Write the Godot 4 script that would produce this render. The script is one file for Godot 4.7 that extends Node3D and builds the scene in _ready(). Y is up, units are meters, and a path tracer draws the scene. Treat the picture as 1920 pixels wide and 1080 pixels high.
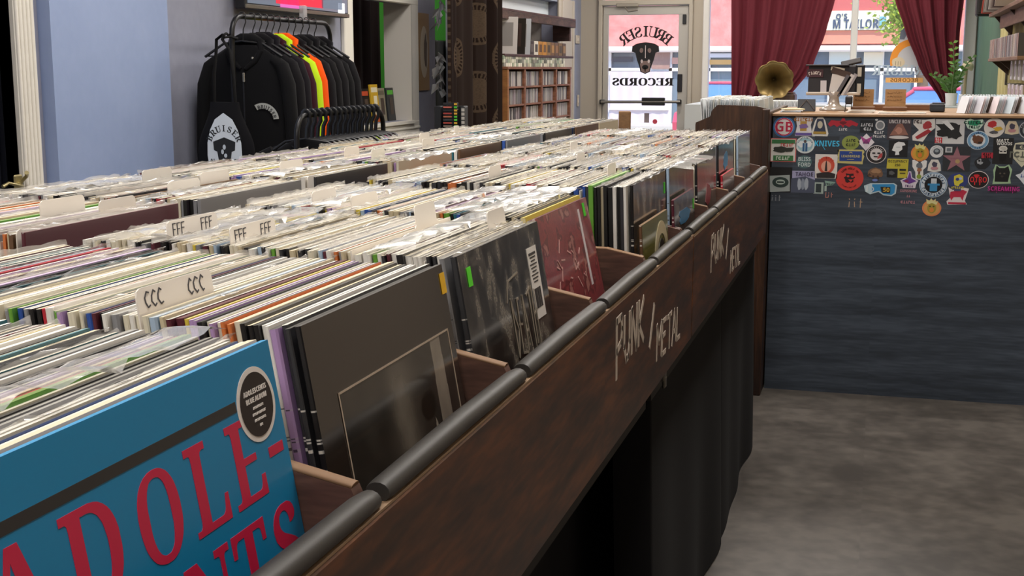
extends Node3D

const ROUGH_FLAT := -1
var used := {}
var mats := {}
var fonts := {}
var rng := RandomNumberGenerator.new()
var noise := FastNoiseLite.new()
var floor_x := 0.0


func _ready() -> void:
	rng.seed = 20240
	noise.seed = 11
	noise.noise_type = FastNoiseLite.TYPE_SIMPLEX_SMOOTH
	noise.frequency = 1.0
	# ---- camera
	var cam := Camera3D.new()
	cam.name = "camera"
	cam.fov = 25.36
	cam.near = 0.05
	cam.far = 400.0
	cam.position = Vector3(0, 1.17, 0)
	cam.rotation_order = EULER_ORDER_YXZ
	cam.rotation = Vector3(deg_to_rad(-9.72), deg_to_rad(15.93), 0)
	add_child(cam)
	cam.current = true
	# ---- sky, sun, exposure
	var env := Environment.new()
	env.background_mode = Environment.BG_SKY
	var sm := ProceduralSkyMaterial.new()
	sm.sky_top_color = Color("6f9fdc")
	sm.sky_horizon_color = Color("dfe8f0")
	sm.ground_bottom_color = Color("8d8a84")
	sm.ground_horizon_color = Color("dfe4e6")
	sm.sky_energy_multiplier = 1.3
	var sky := Sky.new()
	sky.sky_material = sm
	env.sky = sky
	env.ambient_light_source = Environment.AMBIENT_SOURCE_SKY
	env.tonemap_mode = Environment.TONE_MAPPER_LINEAR
	env.tonemap_exposure = 1.5
	env.sdfgi_enabled = true
	env.ssao_enabled = true
	env.ssil_enabled = true
	var we := WorldEnvironment.new()
	we.name = "world_environment"
	we.environment = env
	add_child(we)
	var sun := DirectionalLight3D.new()
	sun.name = "sun"
	sun.light_color = Color("fff3e0")
	sun.light_energy = 1.2
	sun.light_angular_distance = 0.6
	sun.shadow_enabled = true
	sun.rotation = Vector3(deg_to_rad(-52), deg_to_rad(28), 0)
	add_child(sun)
	# ---- ceiling panels (the room's own light)
	for z in [0.9, -1.9, -4.7, -7.5, -10.3, -12.9]:
		for x in [-0.15, -2.1]:
			ceiling_panel(Vector3(x, 2.88, z), 1.75)
	room()
	outside()
	bins()
	records()
	counter()
	clothes()
	left_side()
	front_side()
	right_side()


# ------------------------------------------------------------------ helpers
func numbered(n: String) -> String:
	used[n] = used.get(n, -1) + 1
	return n if used[n] == 0 else "%s_%03d" % [n, used[n]]


func tag(o: Node, label: String, category: String, group := "", kind := "") -> Node:
	if label != "":
		o.set_meta("label", label)
	if category != "":
		o.set_meta("category", category)
	if group != "":
		o.set_meta("group", group)
	if kind != "":
		o.set_meta("kind", kind)
	return o


func thing(called: String, label: String, category: String, at := Vector3.ZERO, group := "") -> Node3D:
	var o := Node3D.new()
	o.name = numbered(called)
	add_child(o)
	o.position = at
	tag(o, label, category, group)
	return o


func mat(c: String, rough := 0.7, metal := 0.0, coat := 0.0) -> StandardMaterial3D:
	var key := "%s %.2f %.2f %.2f" % [c, rough, metal, coat]
	if not mats.has(key):
		var m := StandardMaterial3D.new()
		m.albedo_color = Color(c)
		m.roughness = rough
		m.metallic = metal
		if coat > 0.0:
			m.clearcoat_enabled = true
			m.clearcoat = coat
			m.clearcoat_roughness = 0.12
		m.resource_name = "paint " + c
		mats[key] = m
	return mats[key]


func cloth(c: String) -> StandardMaterial3D:
	var key := "cloth " + c
	if not mats.has(key):
		var m := StandardMaterial3D.new()
		m.albedo_color = Color(c)
		m.roughness = 0.95
		m.rim_enabled = true
		m.rim = 0.15
		m.metallic_specular = 0.25
		mats[key] = m
	return mats[key]


func clear_film(a: float, c := "ffffff", rough := 0.12) -> StandardMaterial3D:
	var key := "film %s %.2f %.2f" % [c, a, rough]
	if not mats.has(key):
		var m := StandardMaterial3D.new()
		m.transparency = BaseMaterial3D.TRANSPARENCY_ALPHA
		m.albedo_color = Color(Color(c), a)
		m.roughness = rough
		m.cull_mode = BaseMaterial3D.CULL_DISABLED
		mats[key] = m
	return mats[key]


func grain_tex(w: int, h: int, fu: float, fv: float, a: Color, b: Color, seed_: int, fine := 0.35) -> ImageTexture:
	var im := Image.create(w, h, false, Image.FORMAT_RGB8)
	var n := FastNoiseLite.new()
	n.seed = seed_
	n.noise_type = FastNoiseLite.TYPE_SIMPLEX_SMOOTH
	n.frequency = 1.0
	n.fractal_octaves = 3
	for y in h:
		for x in w:
			var u := float(x) / w
			var v := float(y) / h
			# wrap round in u by blending the two ends
			var s := n.get_noise_3d(u * fu, v * fv, 0.0) * (1.0 - u) + n.get_noise_3d((u - 1.0) * fu, v * fv, 0.0) * u
			var d := n.get_noise_3d(u * fu * 6.0, v * fv * 5.0, 9.0)
			var k := clampf(0.5 + s * 0.9 + d * fine, 0.0, 1.0)
			im.set_pixel(x, y, a.lerp(b, k))
	return ImageTexture.create_from_image(im)


func grained(key: String, fu: float, fv: float, a: String, b: String, rough: float, scale := 1.0, fine := 0.35, size := 512) -> StandardMaterial3D:
	if not mats.has(key):
		var m := StandardMaterial3D.new()
		m.albedo_texture = grain_tex(size, size, fu, fv, Color(a), Color(b), key.hash() % 1000, fine)
		m.uv1_triplanar = true
		m.uv1_scale = Vector3.ONE * scale
		m.roughness = rough
		m.resource_name = key
		mats[key] = m
	return mats[key]


func pic(im: Image, rough := 0.35, coat := 0.6) -> StandardMaterial3D:
	var m := StandardMaterial3D.new()
	m.albedo_texture = ImageTexture.create_from_image(im)
	m.roughness = rough
	if coat > 0.0:
		m.clearcoat_enabled = true
		m.clearcoat = coat
		m.clearcoat_roughness = 0.1
	return m


func mb() -> SurfaceTool:
	var st := SurfaceTool.new()
	st.begin(Mesh.PRIMITIVE_TRIANGLES)
	return st


func done(st: SurfaceTool) -> ArrayMesh:
	st.generate_normals()
	return st.commit()


func node(called: String, mesh: Mesh, m: Material, parent: Node = null) -> MeshInstance3D:
	var o := MeshInstance3D.new()
	o.mesh = mesh
	if m:
		for i in mesh.get_surface_count():
			o.set_surface_override_material(i, m)
	if parent:
		o.name = called
		parent.add_child(o, true)
	else:
		o.name = numbered(called)
		add_child(o)
	return o


func obj(called: String, st: SurfaceTool, m: Material, parent: Node = null) -> MeshInstance3D:
	return node(called, done(st), m, parent)


func struct(called: String, st: SurfaceTool, m: Material, parent: Node = null) -> MeshInstance3D:
	var o := obj(called, st, m, parent)
	if parent == null:
		o.set_meta("kind", "structure")
	return o


func face(st: SurfaceTool, pts: Array, out: Vector3, smooth := false) -> void:
	var n: Vector3 = (pts[2] - pts[0]).cross(pts[1] - pts[0])
	if n.dot(out) < 0.0:
		pts = pts.duplicate()
		pts.reverse()
	st.set_smooth_group(0 if smooth else ROUGH_FLAT)
	for i in range(1, pts.size() - 1):
		for p in [pts[0], pts[i], pts[i + 1]]:
			st.add_vertex(p)


# a box with cut edges; t turns and moves it
func box(st: SurfaceTool, c: Vector3, s: Vector3, bev := 0.0, t := Transform3D.IDENTITY) -> void:
	var h := s / 2.0
	if bev <= 0.0:
		for ax in 3:
			for sg in [-1.0, 1.0]:
				var u := (ax + 1) % 3
				var v := (ax + 2) % 3
				var q := []
				for k in [[-1, -1], [1, -1], [1, 1], [-1, 1]]:
					var p := Vector3.ZERO
					p[ax] = sg * h[ax]
					p[u] = k[0] * h[u]
					p[v] = k[1] * h[v]
					q.append(t * (c + p))
				var o := Vector3.ZERO
				o[ax] = sg
				face(st, q, t.basis * o)
		return
	var b := minf(bev, minf(h.x, minf(h.y, h.z)) * 0.9)
	var at := func(sx: float, sy: float, sz: float, ax: int) -> Vector3:
		var p := Vector3(sx * (h.x - b), sy * (h.y - b), sz * (h.z - b))
		p[ax] += [sx, sy, sz][ax] * b
		return t * (c + p)
	for ax in 3:
		var u := (ax + 1) % 3
		var v := (ax + 2) % 3
		for sg in [-1.0, 1.0]:
			var q := []
			for k in [[-1.0, -1.0], [1.0, -1.0], [1.0, 1.0], [-1.0, 1.0]]:
				var d := [0.0, 0.0, 0.0]
				d[ax] = sg
				d[u] = k[0]
				d[v] = k[1]
				q.append(at.call(d[0], d[1], d[2], ax))
			var o := Vector3.ZERO
			o[ax] = sg
			face(st, q, t.basis * o)
		for su in [-1.0, 1.0]:
			for sv in [-1.0, 1.0]:
				var d0 := [0.0, 0.0, 0.0]
				d0[u] = su
				d0[v] = sv
				var d1 := d0.duplicate()
				d0[ax] = -1.0
				d1[ax] = 1.0
				var o2 := Vector3.ZERO
				o2[u] = su
				o2[v] = sv
				face(st, [at.call(d0[0], d0[1], d0[2], u), at.call(d1[0], d1[1], d1[2], u), at.call(d1[0], d1[1], d1[2], v), at.call(d0[0], d0[1], d0[2], v)], t.basis * o2)
	for sx in [-1.0, 1.0]:
		for sy in [-1.0, 1.0]:
			for sz in [-1.0, 1.0]:
				face(st, [at.call(sx, sy, sz, 0), at.call(sx, sy, sz, 1), at.call(sx, sy, sz, 2)], t.basis * Vector3(sx, sy, sz))


func bx(called: String, c: Vector3, s: Vector3, m: Material, parent: Node = null, bev := 0.0, t := Transform3D.IDENTITY) -> MeshInstance3D:
	var st := mb()
	box(st, c, s, bev, t)
	return obj(called, st, m, parent)


func span(a: Vector3, b: Vector3) -> Array:
	return [(a + b) / 2.0, (b - a).abs()]


func bx2(called: String, a: Vector3, b: Vector3, m: Material, parent: Node = null, bev := 0.0) -> MeshInstance3D:
	return bx(called, (a + b) / 2.0, (b - a).abs(), m, parent, bev)


func sbx(called: String, a: Vector3, b: Vector3, m: Material) -> MeshInstance3D:
	var o := bx2(called, a, b, m)
	o.set_meta("kind", "structure")
	return o


func tube(st: SurfaceTool, pts: Array, r, sides := 8, caps := true, flat := Vector2.ONE) -> void:
	var rings := []
	var side := Vector3.ZERO
	for i in pts.size():
		var a: Vector3 = pts[maxi(i - 1, 0)]
		var b: Vector3 = pts[mini(i + 1, pts.size() - 1)]
		var d := (b - a).normalized()
		if side == Vector3.ZERO:
			side = d.cross(Vector3.UP if absf(d.y) < 0.9 else Vector3.RIGHT).normalized()
		side = (side - d * side.dot(d)).normalized()
		var up := side.cross(d)
		var rr: float = r[i] if r is Array else r
		var ring := []
		for k in sides:
			var an := TAU * k / sides
			ring.append(pts[i] + (side * cos(an) * flat.x + up * sin(an) * flat.y) * rr)
		rings.append(ring)
	for i in pts.size() - 1:
		for k in sides:
			var k2 := (k + 1) % sides
			var q := [rings[i][k], rings[i][k2], rings[i + 1][k2], rings[i + 1][k]]
			face(st, q, (q[0] + q[1] + q[2] + q[3]) / 4.0 - (pts[i] + pts[i + 1]) / 2.0, true)
	if caps:
		face(st, rings[0], pts[0] - pts[1])
		face(st, rings[-1], pts[-1] - pts[-2])


func lathe(st: SurfaceTool, prof: Array, segs := 20, t := Transform3D.IDENTITY, flute := 0.0, lobes := 8) -> void:
	for i in prof.size() - 1:
		var a: Vector2 = prof[i]
		var b: Vector2 = prof[i + 1]
		for k in segs:
			var q := []
			for e in [[a, k], [a, k + 1], [b, k + 1], [b, k]]:
				var an: float = TAU * e[1] / segs
				var rr: float = e[0].x * (1.0 + flute * absf(sin(an * lobes / 2.0)) * e[0].x)
				q.append(t * Vector3(rr * cos(an), e[0].y, rr * sin(an)))
			var mid := TAU * (k + 0.5) / segs
			var nrm := Vector3((b.y - a.y) * cos(mid), a.x - b.x, (b.y - a.y) * sin(mid))
			face(st, q if a.x > 0.0001 else [q[0], q[2], q[3]], t.basis * nrm, true)


# a flat outline (Vector2 list) given a thickness along +z of t
func plate(st: SurfaceTool, pts: PackedVector2Array, depth: float, t := Transform3D.IDENTITY) -> void:
	var tri := Geometry2D.triangulate_polygon(pts)
	for i in range(0, tri.size(), 3):
		for z in [0.0, depth]:
			var q := []
			for k in 3:
				q.append(t * Vector3(pts[tri[i + k]].x, pts[tri[i + k]].y, z))
			face(st, q, t.basis * Vector3(0, 0, -1 if z == 0.0 else 1))
	var cw := 1.0 if Geometry2D.is_polygon_clockwise(pts) else -1.0
	for i in pts.size():
		var a := pts[i]
		var b := pts[(i + 1) % pts.size()]
		var n := Vector3(-(b.y - a.y), b.x - a.x, 0) * cw
		face(st, [t * Vector3(a.x, a.y, 0), t * Vector3(b.x, b.y, 0), t * Vector3(b.x, b.y, depth), t * Vector3(a.x, a.y, depth)], t.basis * n)


func ellipse(cx: float, cy: float, rx: float, ry: float, n := 24) -> PackedVector2Array:
	var p := PackedVector2Array()
	for i in n:
		p.append(Vector2(cx + rx * cos(TAU * i / n), cy + ry * sin(TAU * i / n)))
	return p


func rect2(x0: float, y0: float, x1: float, y1: float) -> PackedVector2Array:
	return PackedVector2Array([Vector2(x0, y0), Vector2(x1, y0), Vector2(x1, y1), Vector2(x0, y1)])


func blob(seed_: int, cx: float, cy: float, rx: float, ry: float, n := 18, jag := 0.35) -> PackedVector2Array:
	var r := RandomNumberGenerator.new()
	r.seed = seed_
	var p := PackedVector2Array()
	for i in n:
		var k := 1.0 - r.randf() * jag
		p.append(Vector2(cx + rx * k * cos(TAU * i / n), cy + ry * k * sin(TAU * i / n)))
	return p


func arc_band(cx: float, cy: float, r0: float, r1: float, a0: float, a1: float, n := 14) -> PackedVector2Array:
	var p := PackedVector2Array()
	for i in n + 1:
		var a := deg_to_rad(lerpf(a0, a1, float(i) / n))
		p.append(Vector2(cx + r1 * cos(a), cy + r1 * sin(a)))
	for i in n + 1:
		var a := deg_to_rad(lerpf(a1, a0, float(i) / n))
		p.append(Vector2(cx + r0 * cos(a), cy + r0 * sin(a)))
	return p


# lettering: TextMesh of cap height h, centred on t's origin, facing t's +z
func text(called: String, s: String, h: float, m: Material, parent: Node, t := Transform3D.IDENTITY, font := "sans", depth := 0.0006, wide := 1.0) -> MeshInstance3D:
	if not fonts.has(font):
		var f := SystemFont.new()
		f.font_names = PackedStringArray(["Droid Serif" if font == "serif" else "Droid Sans"])
		f.font_weight = 700 if font != "thin" else 400
		fonts[font] = f
	var key := "text %s %s %.4f %.4f" % [s, font, h, depth]
	if not mats.has(key):
		var tm := TextMesh.new()
		tm.text = s
		tm.font = fonts[font]
		tm.font_size = 32
		tm.pixel_size = h / (32 * 0.714)
		tm.depth = depth
		tm.curve_step = 2.0
		mats[key] = tm
	var o := node(called, mats[key], m, parent)
	o.transform = t.scaled_local(Vector3(wide, 1, 1))
	return o


# letters laid round an arc in the xy plane of t
func arc_text(called: String, s: String, h: float, r: float, mid: float, spread: float, m: Material, parent: Node, t: Transform3D, font := "sans", bottom := false) -> void:
	for i in s.length():
		if s[i] == " ":
			continue
		var f := (float(i) + 0.5) / s.length() - 0.5
		var a := deg_to_rad(mid + (f if bottom else -f) * spread)
		var turn := a - PI / 2 if not bottom else a + PI / 2
		var lt := Transform3D(Basis(Vector3(0, 0, 1), turn), Vector3(r * cos(a), r * sin(a), 0))
		if s[i] == "~":
			scribble(called, 1, h, m, parent, t * lt, i)
		else:
			text(called, s[i], h, m, parent, t * lt, font)


# lettering too small to read in the photograph: a run of n letter-sized marks, no words
func scribble(called: String, n: int, h: float, m: Material, parent: Node, t: Transform3D, seed_ := 1) -> void:
	var st := mb()
	for i in n:
		var x := (i - (n - 1) / 2.0) * h * 0.8
		match (i * 7 + seed_ * 5) % 4:
			0:
				plate(st, rect2(x - h * 0.3, -h * 0.5, x - h * 0.1, h * 0.5), 0.0004, t)
				plate(st, rect2(x - h * 0.1, h * 0.25, x + h * 0.28, h * 0.5), 0.0004, t)
			1:
				plate(st, PackedVector2Array([Vector2(x - h * 0.3, -h * 0.5), Vector2(x - h * 0.05, h * 0.5), Vector2(x + h * 0.05, h * 0.5), Vector2(x + h * 0.3, -h * 0.5), Vector2(x + h * 0.1, -h * 0.5), Vector2(x, h * 0.1), Vector2(x - h * 0.1, -h * 0.5)]), 0.0004, t)
			2:
				plate(st, rect2(x - h * 0.28, -h * 0.5, x + h * 0.28, -h * 0.25), 0.0004, t)
				plate(st, rect2(x - h * 0.1, -h * 0.25, x + h * 0.12, h * 0.5), 0.0004, t)
			3:
				plate(st, arc_band(x, 0, h * 0.22, h * 0.5, 40, 330, 8), 0.0004, t)
	var o := obj(called, st, m, parent)
	o.set_meta("kind", "stuff")


const STROKES := {
	"A": "0:0,3:9,6:0;1:3,5:3", "B": "0:0,0:9,4:8,4:6,0:5,5:3,5:1,0:0", "C": "5:8,3:9,0:6,0:3,3:0,5:1", "D": "0:0,0:9,4:7,5:4,3:1,0:0", "E": "5:9,0:9,0:0,5:0;0:5,4:5", "F": "5:9,0:9,0:0;0:5,4:5",
	"G": "5:8,3:9,0:6,0:3,3:0,5:1,5:4,3:4", "H": "0:0,0:9;5:0,5:9;0:5,5:5", "I": "0:0,0:9", "K": "0:0,0:9;5:9,0:4,5:0", "L": "0:9,0:0,5:0", "M": "0:0,0:9,3:4,6:9,6:0", "N": "0:0,0:9,5:0,5:9", "O": "3:9,0:6,0:3,3:0,5:3,5:6,3:9",
	"P": "0:0,0:9,4:9,5:7,4:5,0:4", "R": "0:0,0:9,4:9,5:7,4:5,0:4,5:0", "S": "5:8,3:9,0:7,5:3,3:0,0:1", "T": "3:0,3:9;0:9,6:9", "U": "0:9,0:3,2:0,4:0,5:3,5:9", "/": "0:0,4:9", "i": "0:0,0:5;0:7,0:8", "t": "1:0,1:8;0:5,3:5"
}


func line(st: SurfaceTool, a: Vector2, b: Vector2, w: float, depth: float, t: Transform3D) -> void:
	var d := (b - a).normalized()
	var n := Vector2(-d.y, d.x) * w / 2.0
	var e := d * w * 0.35
	plate(st, PackedVector2Array([a - e + n, b + e + n, b + e - n, a - e - n]), depth, t)


# hand lettering with a brush of width w; h is the letter height, wide the width of a letter
func scrawl(st: SurfaceTool, w: float, h: float, n: int, pen: float, t: Transform3D) -> void:
	var last := Vector2.INF
	for i in n:
		var p := Vector2(w * i / n, h * (rng.randf() if i % 2 else rng.randf() * 0.4))
		if last != Vector2.INF and i % 5 != 4:
			line(st, last, p, pen, 0.0005, t)
		last = p


func brush(st: SurfaceTool, s: String, h: float, wide: float, w: float, t: Transform3D, jit := 0.0) -> void:
	var x := 0.0
	for ch in s:
		if STROKES.has(ch):
			for pl in STROKES[ch].split(";"):
				var last := Vector2.INF
				for pr in pl.split(","):
					var ab: PackedStringArray = pr.split(":")
					var p := Vector2(x + float(ab[0]) / 6.0 * wide + rng.randf_range(-jit, jit), float(ab[1]) / 9.0 * h + rng.randf_range(-jit, jit))
					if last != Vector2.INF:
						line(st, last, p, w, 0.0006, t)
					last = p
		x += wide * 1.28


func ceiling_panel(at: Vector3, energy: float) -> void:
	var o := thing("ceiling_light", "square white ceiling light panel in the shop ceiling", "ceiling light", at, "ceiling light panels")
	bx("frame", Vector3(0, 0.005, 0), Vector3(0.66, 0.03, 1.26), mat("dddddd", 0.5), o, 0.006)
	var m := StandardMaterial3D.new()
	m.albedo_color = Color("ffffff")
	m.emission_enabled = true
	m.emission = Color("fffaf4")
	m.emission_energy_multiplier = 3.0
	bx("diffuser", Vector3(0, -0.014, 0), Vector3(0.6, 0.01, 1.2), m, o)
	var l := AreaLight3D.new()
	l.name = "panel_light"
	l.area_size = Vector2(0.6, 1.2)
	l.light_energy = energy
	l.light_color = Color("fff8f1")
	l.area_range = 30.0
	l.shadow_enabled = true
	l.position = Vector3(0, -0.03, 0)
	l.rotation = Vector3(-PI / 2, 0, 0)
	o.add_child(l)


# ------------------------------------------------------------------ the room
func room() -> void:
	var wall_blue := grained("wall paint grey blue", 7, 7, "8d90a2", "9699ab", 0.75, 0.5)
	var pier_blue := grained("wall paint pale blue", 6, 6, "91a3ca", "99aad0", 0.6, 0.5)
	var green := mat("3f9a34", 0.8)
	var sage := grained("wall paint sage green", 6, 6, "4c6a55", "54725c", 0.8, 0.5)
	var beige := mat("b3a898", 0.7)
	var white := mat("e9e5dc", 0.5)
	var m := grained("polished concrete floor", 5, 7, "45403b", "68625b", 0.45, 0.45, 0.6)
	sbx("floor", Vector3(-5.6, -0.12, 3.2), Vector3(1.1, 0, -14.55), m)
	sbx("ceiling", Vector3(-5.6, 2.9, 3.2), Vector3(1.1, 3.05, -14.55), mat("d9d6d0", 0.9))
	sbx("wall_back", Vector3(-5.6, 0, 3.05), Vector3(1.1, 2.9, 3.2), mat("a8a6a8", 0.8))
	# right wall: blue-grey near, slatwall, then sage green to the window
	sbx("wall_right", Vector3(0.93, 0, -11.0), Vector3(1.1, 2.9, -14.4), sage)
	sbx("wall_right_near", Vector3(0.93, 0, 3.05), Vector3(1.1, 2.9, -11.0), grained("warm plaster", 6, 6, "84786a", "938675", 0.8, 0.5))
	# left wall with a doorway, a pass-through, a curtained doorway and a display niche
	var st := mb()
	for s in [[3.05, -3.42, 0.0, 2.9], [-3.42, -4.42, 2.1, 2.9], [-4.42, -7.75, 0.0, 2.9], [-7.75, -8.83, 0.0, 0.80], [-7.75, -8.83, 1.64, 2.9], [-8.83, -9.42, 0.0, 2.9], [-9.42, -10.2, 2.2, 2.9], [-10.2, -10.85, 0.0, 2.9], [-10.85, -13.33, 0.0, 0.7], [-10.85, -13.33, 1.86, 2.9], [-13.33, -14.4, 0.0, 2.9]]:
		var c := span(Vector3(-3.48, s[2], s[0]), Vector3(-3.3, s[3], s[1]))
		box(st, c[0], c[1])
	struct("wall_left", st, wall_blue)
	var pier := sbx("trim_1", Vector3(-3.3, 0, -4.56), Vector3(-3.24, 2.9, -5.46), pier_blue)
	tag(pier, "pale blue painted pier standing proud of the grey left wall", "")
	# the rooms behind the left wall
	sbx("wall_behind", Vector3(-5.6, 0, -7.0), Vector3(-5.45, 2.9, -10.6), green)
	bx2("cabinet_front", Vector3(-3.80, 0, -10.05), Vector3(-3.50, 1.40, -10.42), mat("17181a", 0.6), thing("cabinet", "tall black cabinet half hidden in the green doorway behind the silver garland", "cabinet"), 0.01)
	sbx("wall_side", Vector3(-5.45, 0, -10.45), Vector3(-3.48, 2.9, -10.6), green)
	sbx("wall_end", Vector3(-5.45, 0, -6.85), Vector3(-3.48, 2.9, -7.0), mat("6a645e", 0.8))
	sbx("wall_closet", Vector3(-4.5, 0, -3.2), Vector3(-4.4, 2.9, -4.8), mat("20222b", 0.9))
	sbx("wall_niche", Vector3(-3.95, 0, -10.7), Vector3(-3.85, 2.9, -13.5), mat("b59fa4", 0.8))
	sbx("wall_niche_side", Vector3(-3.85, 0, -13.4), Vector3(-3.48, 2.9, -13.5), mat("c9c2bb", 0.8))
	var o := thing("ceiling_light", "square white ceiling light panel in the green back room", "ceiling light", Vector3(-4.45, 2.88, -8.9), "back room lights")
	bx("frame", Vector3.ZERO, Vector3(0.6, 0.03, 0.6), mat("dddddd", 0.5), o)
	var l := AreaLight3D.new()
	l.name = "panel_light"
	l.area_size = Vector2(0.55, 0.55)
	l.light_energy = 1.6
	l.light_color = Color("fff1de")
	l.shadow_enabled = true
	l.position = Vector3(0, -0.03, 0)
	l.rotation = Vector3(-PI / 2, 0, 0)
	o.add_child(l)
	var em := StandardMaterial3D.new()
	em.emission_enabled = true
	em.emission = Color("fff4e4")
	em.emission_energy_multiplier = 2.0
	bx("diffuser", Vector3(0, -0.018, 0), Vector3(0.54, 0.01, 0.54), em, o)
	# fluted white casing of the near doorway
	st = mb()
	var c0 := span(Vector3(-3.3, 0, -4.38), Vector3(-3.275, 2.2, -4.5))
	box(st, c0[0], c0[1], 0.004)
	for k in 5:
		var z := -4.392 - 0.024 * k
		tube(st, [Vector3(-3.274, 0, z), Vector3(-3.274, 2.2, z)], 0.009, 8, true)
	struct("trim_2", st, white)
	sbx("trim_3", Vector3(-3.48, 0, -4.42), Vector3(-3.3, 2.1, -4.435), white)
	# pass-through casing, sill and reveal
	st = mb()
	for q in [[-7.62, -7.76, 0.66, 1.80], [-8.82, -8.97, 0.66, 1.80], [-7.62, -8.97, 1.62, 1.80], [-7.62, -8.97, 0.66, 0.80]]:
		var lift := 0.0015 if q[0] - q[1] > 0.5 else 0.0
		var c := span(Vector3(-3.3, q[2] + lift, q[0] - lift), Vector3(-3.27 + lift, q[3] - lift, q[1] + lift))
		box(st, c[0], c[1], 0.006)
	for y in [0.70, 0.74]:
		var c := span(Vector3(-3.272, y, -7.62), Vector3(-3.262, y + 0.016, -8.97))
		box(st, c[0], c[1], 0.003)
	struct("window_1", st, white)
	sbx("window_2", Vector3(-3.60, 0.78, -7.75), Vector3(-3.25, 0.80, -8.83), white)
	# display niche casing
	st = mb()
	for q in [[-13.28, -13.98, 0.0, 1.90]]:
		var c := span(Vector3(-3.3, q[2], q[0]), Vector3(-3.27, q[3], q[1]))
		box(st, c[0], c[1], 0.01)
	for z in [-13.36, -13.86]:
		var c := span(Vector3(-3.272, 0, z), Vector3(-3.26, 1.9, z - 0.06))
		box(st, c[0], c[1], 0.004)
	struct("trim_4", st, mat("bfb3a4", 0.6))
	for y in [0.10]:
		sbx("baseboard_left", Vector3(-3.3, 0, -5.6), Vector3(-3.28, y, -7.7), white)
	sbx("baseboard_right", Vector3(0.91, 0, 3.0), Vector3(0.93, 0.1, -14.4), white)
	# front wall: beige pier, door, beige jamb, show window, header and sill
	st = mb()
	for q in [[-5.6, -3.09, 0.0, 2.9], [-3.09, -2.03, 2.35, 2.9], [-2.03, -1.90, 0.0, 2.9], [-1.90, 0.90, 2.6, 2.9], [-1.90, 0.90, 0.0, 0.5], [0.90, 1.1, 0.0, 2.9]]:
		var c := span(Vector3(q[0], q[2], -14.4), Vector3(q[1], q[3], -14.55))
		box(st, c[0], c[1])
	struct("wall_front", st, beige)
	# show window frame
	st = mb()
	for q in [[-1.92, -1.85, 0.5, 2.6], [0.80, 0.92, 0.5, 2.6], [-0.345, -0.275, 0.5, 2.6], [-1.92, 0.92, 0.47, 0.54], [-1.92, 0.92, 2.54, 2.62]]:
		var lift := 0.0015 if q[1] - q[0] > 0.5 else 0.0
		var c := span(Vector3(q[0] + lift, q[2] + lift, -14.36 + lift), Vector3(q[1] - lift, q[3] - lift, -14.47 + lift))
		box(st, c[0], c[1], 0.008)
	var win := struct("window_3", st, mat("e6e2da", 0.45))
	bx2("pane", Vector3(-1.85, 0.54, -14.41), Vector3(-0.345, 2.54, -14.416), clear_film(0.03, "ffffff", 0.02), win)
	bx2("pane", Vector3(-0.275, 0.54, -14.41), Vector3(0.80, 2.54, -14.416), clear_film(0.03, "ffffff", 0.02), win)
	door()


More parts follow.
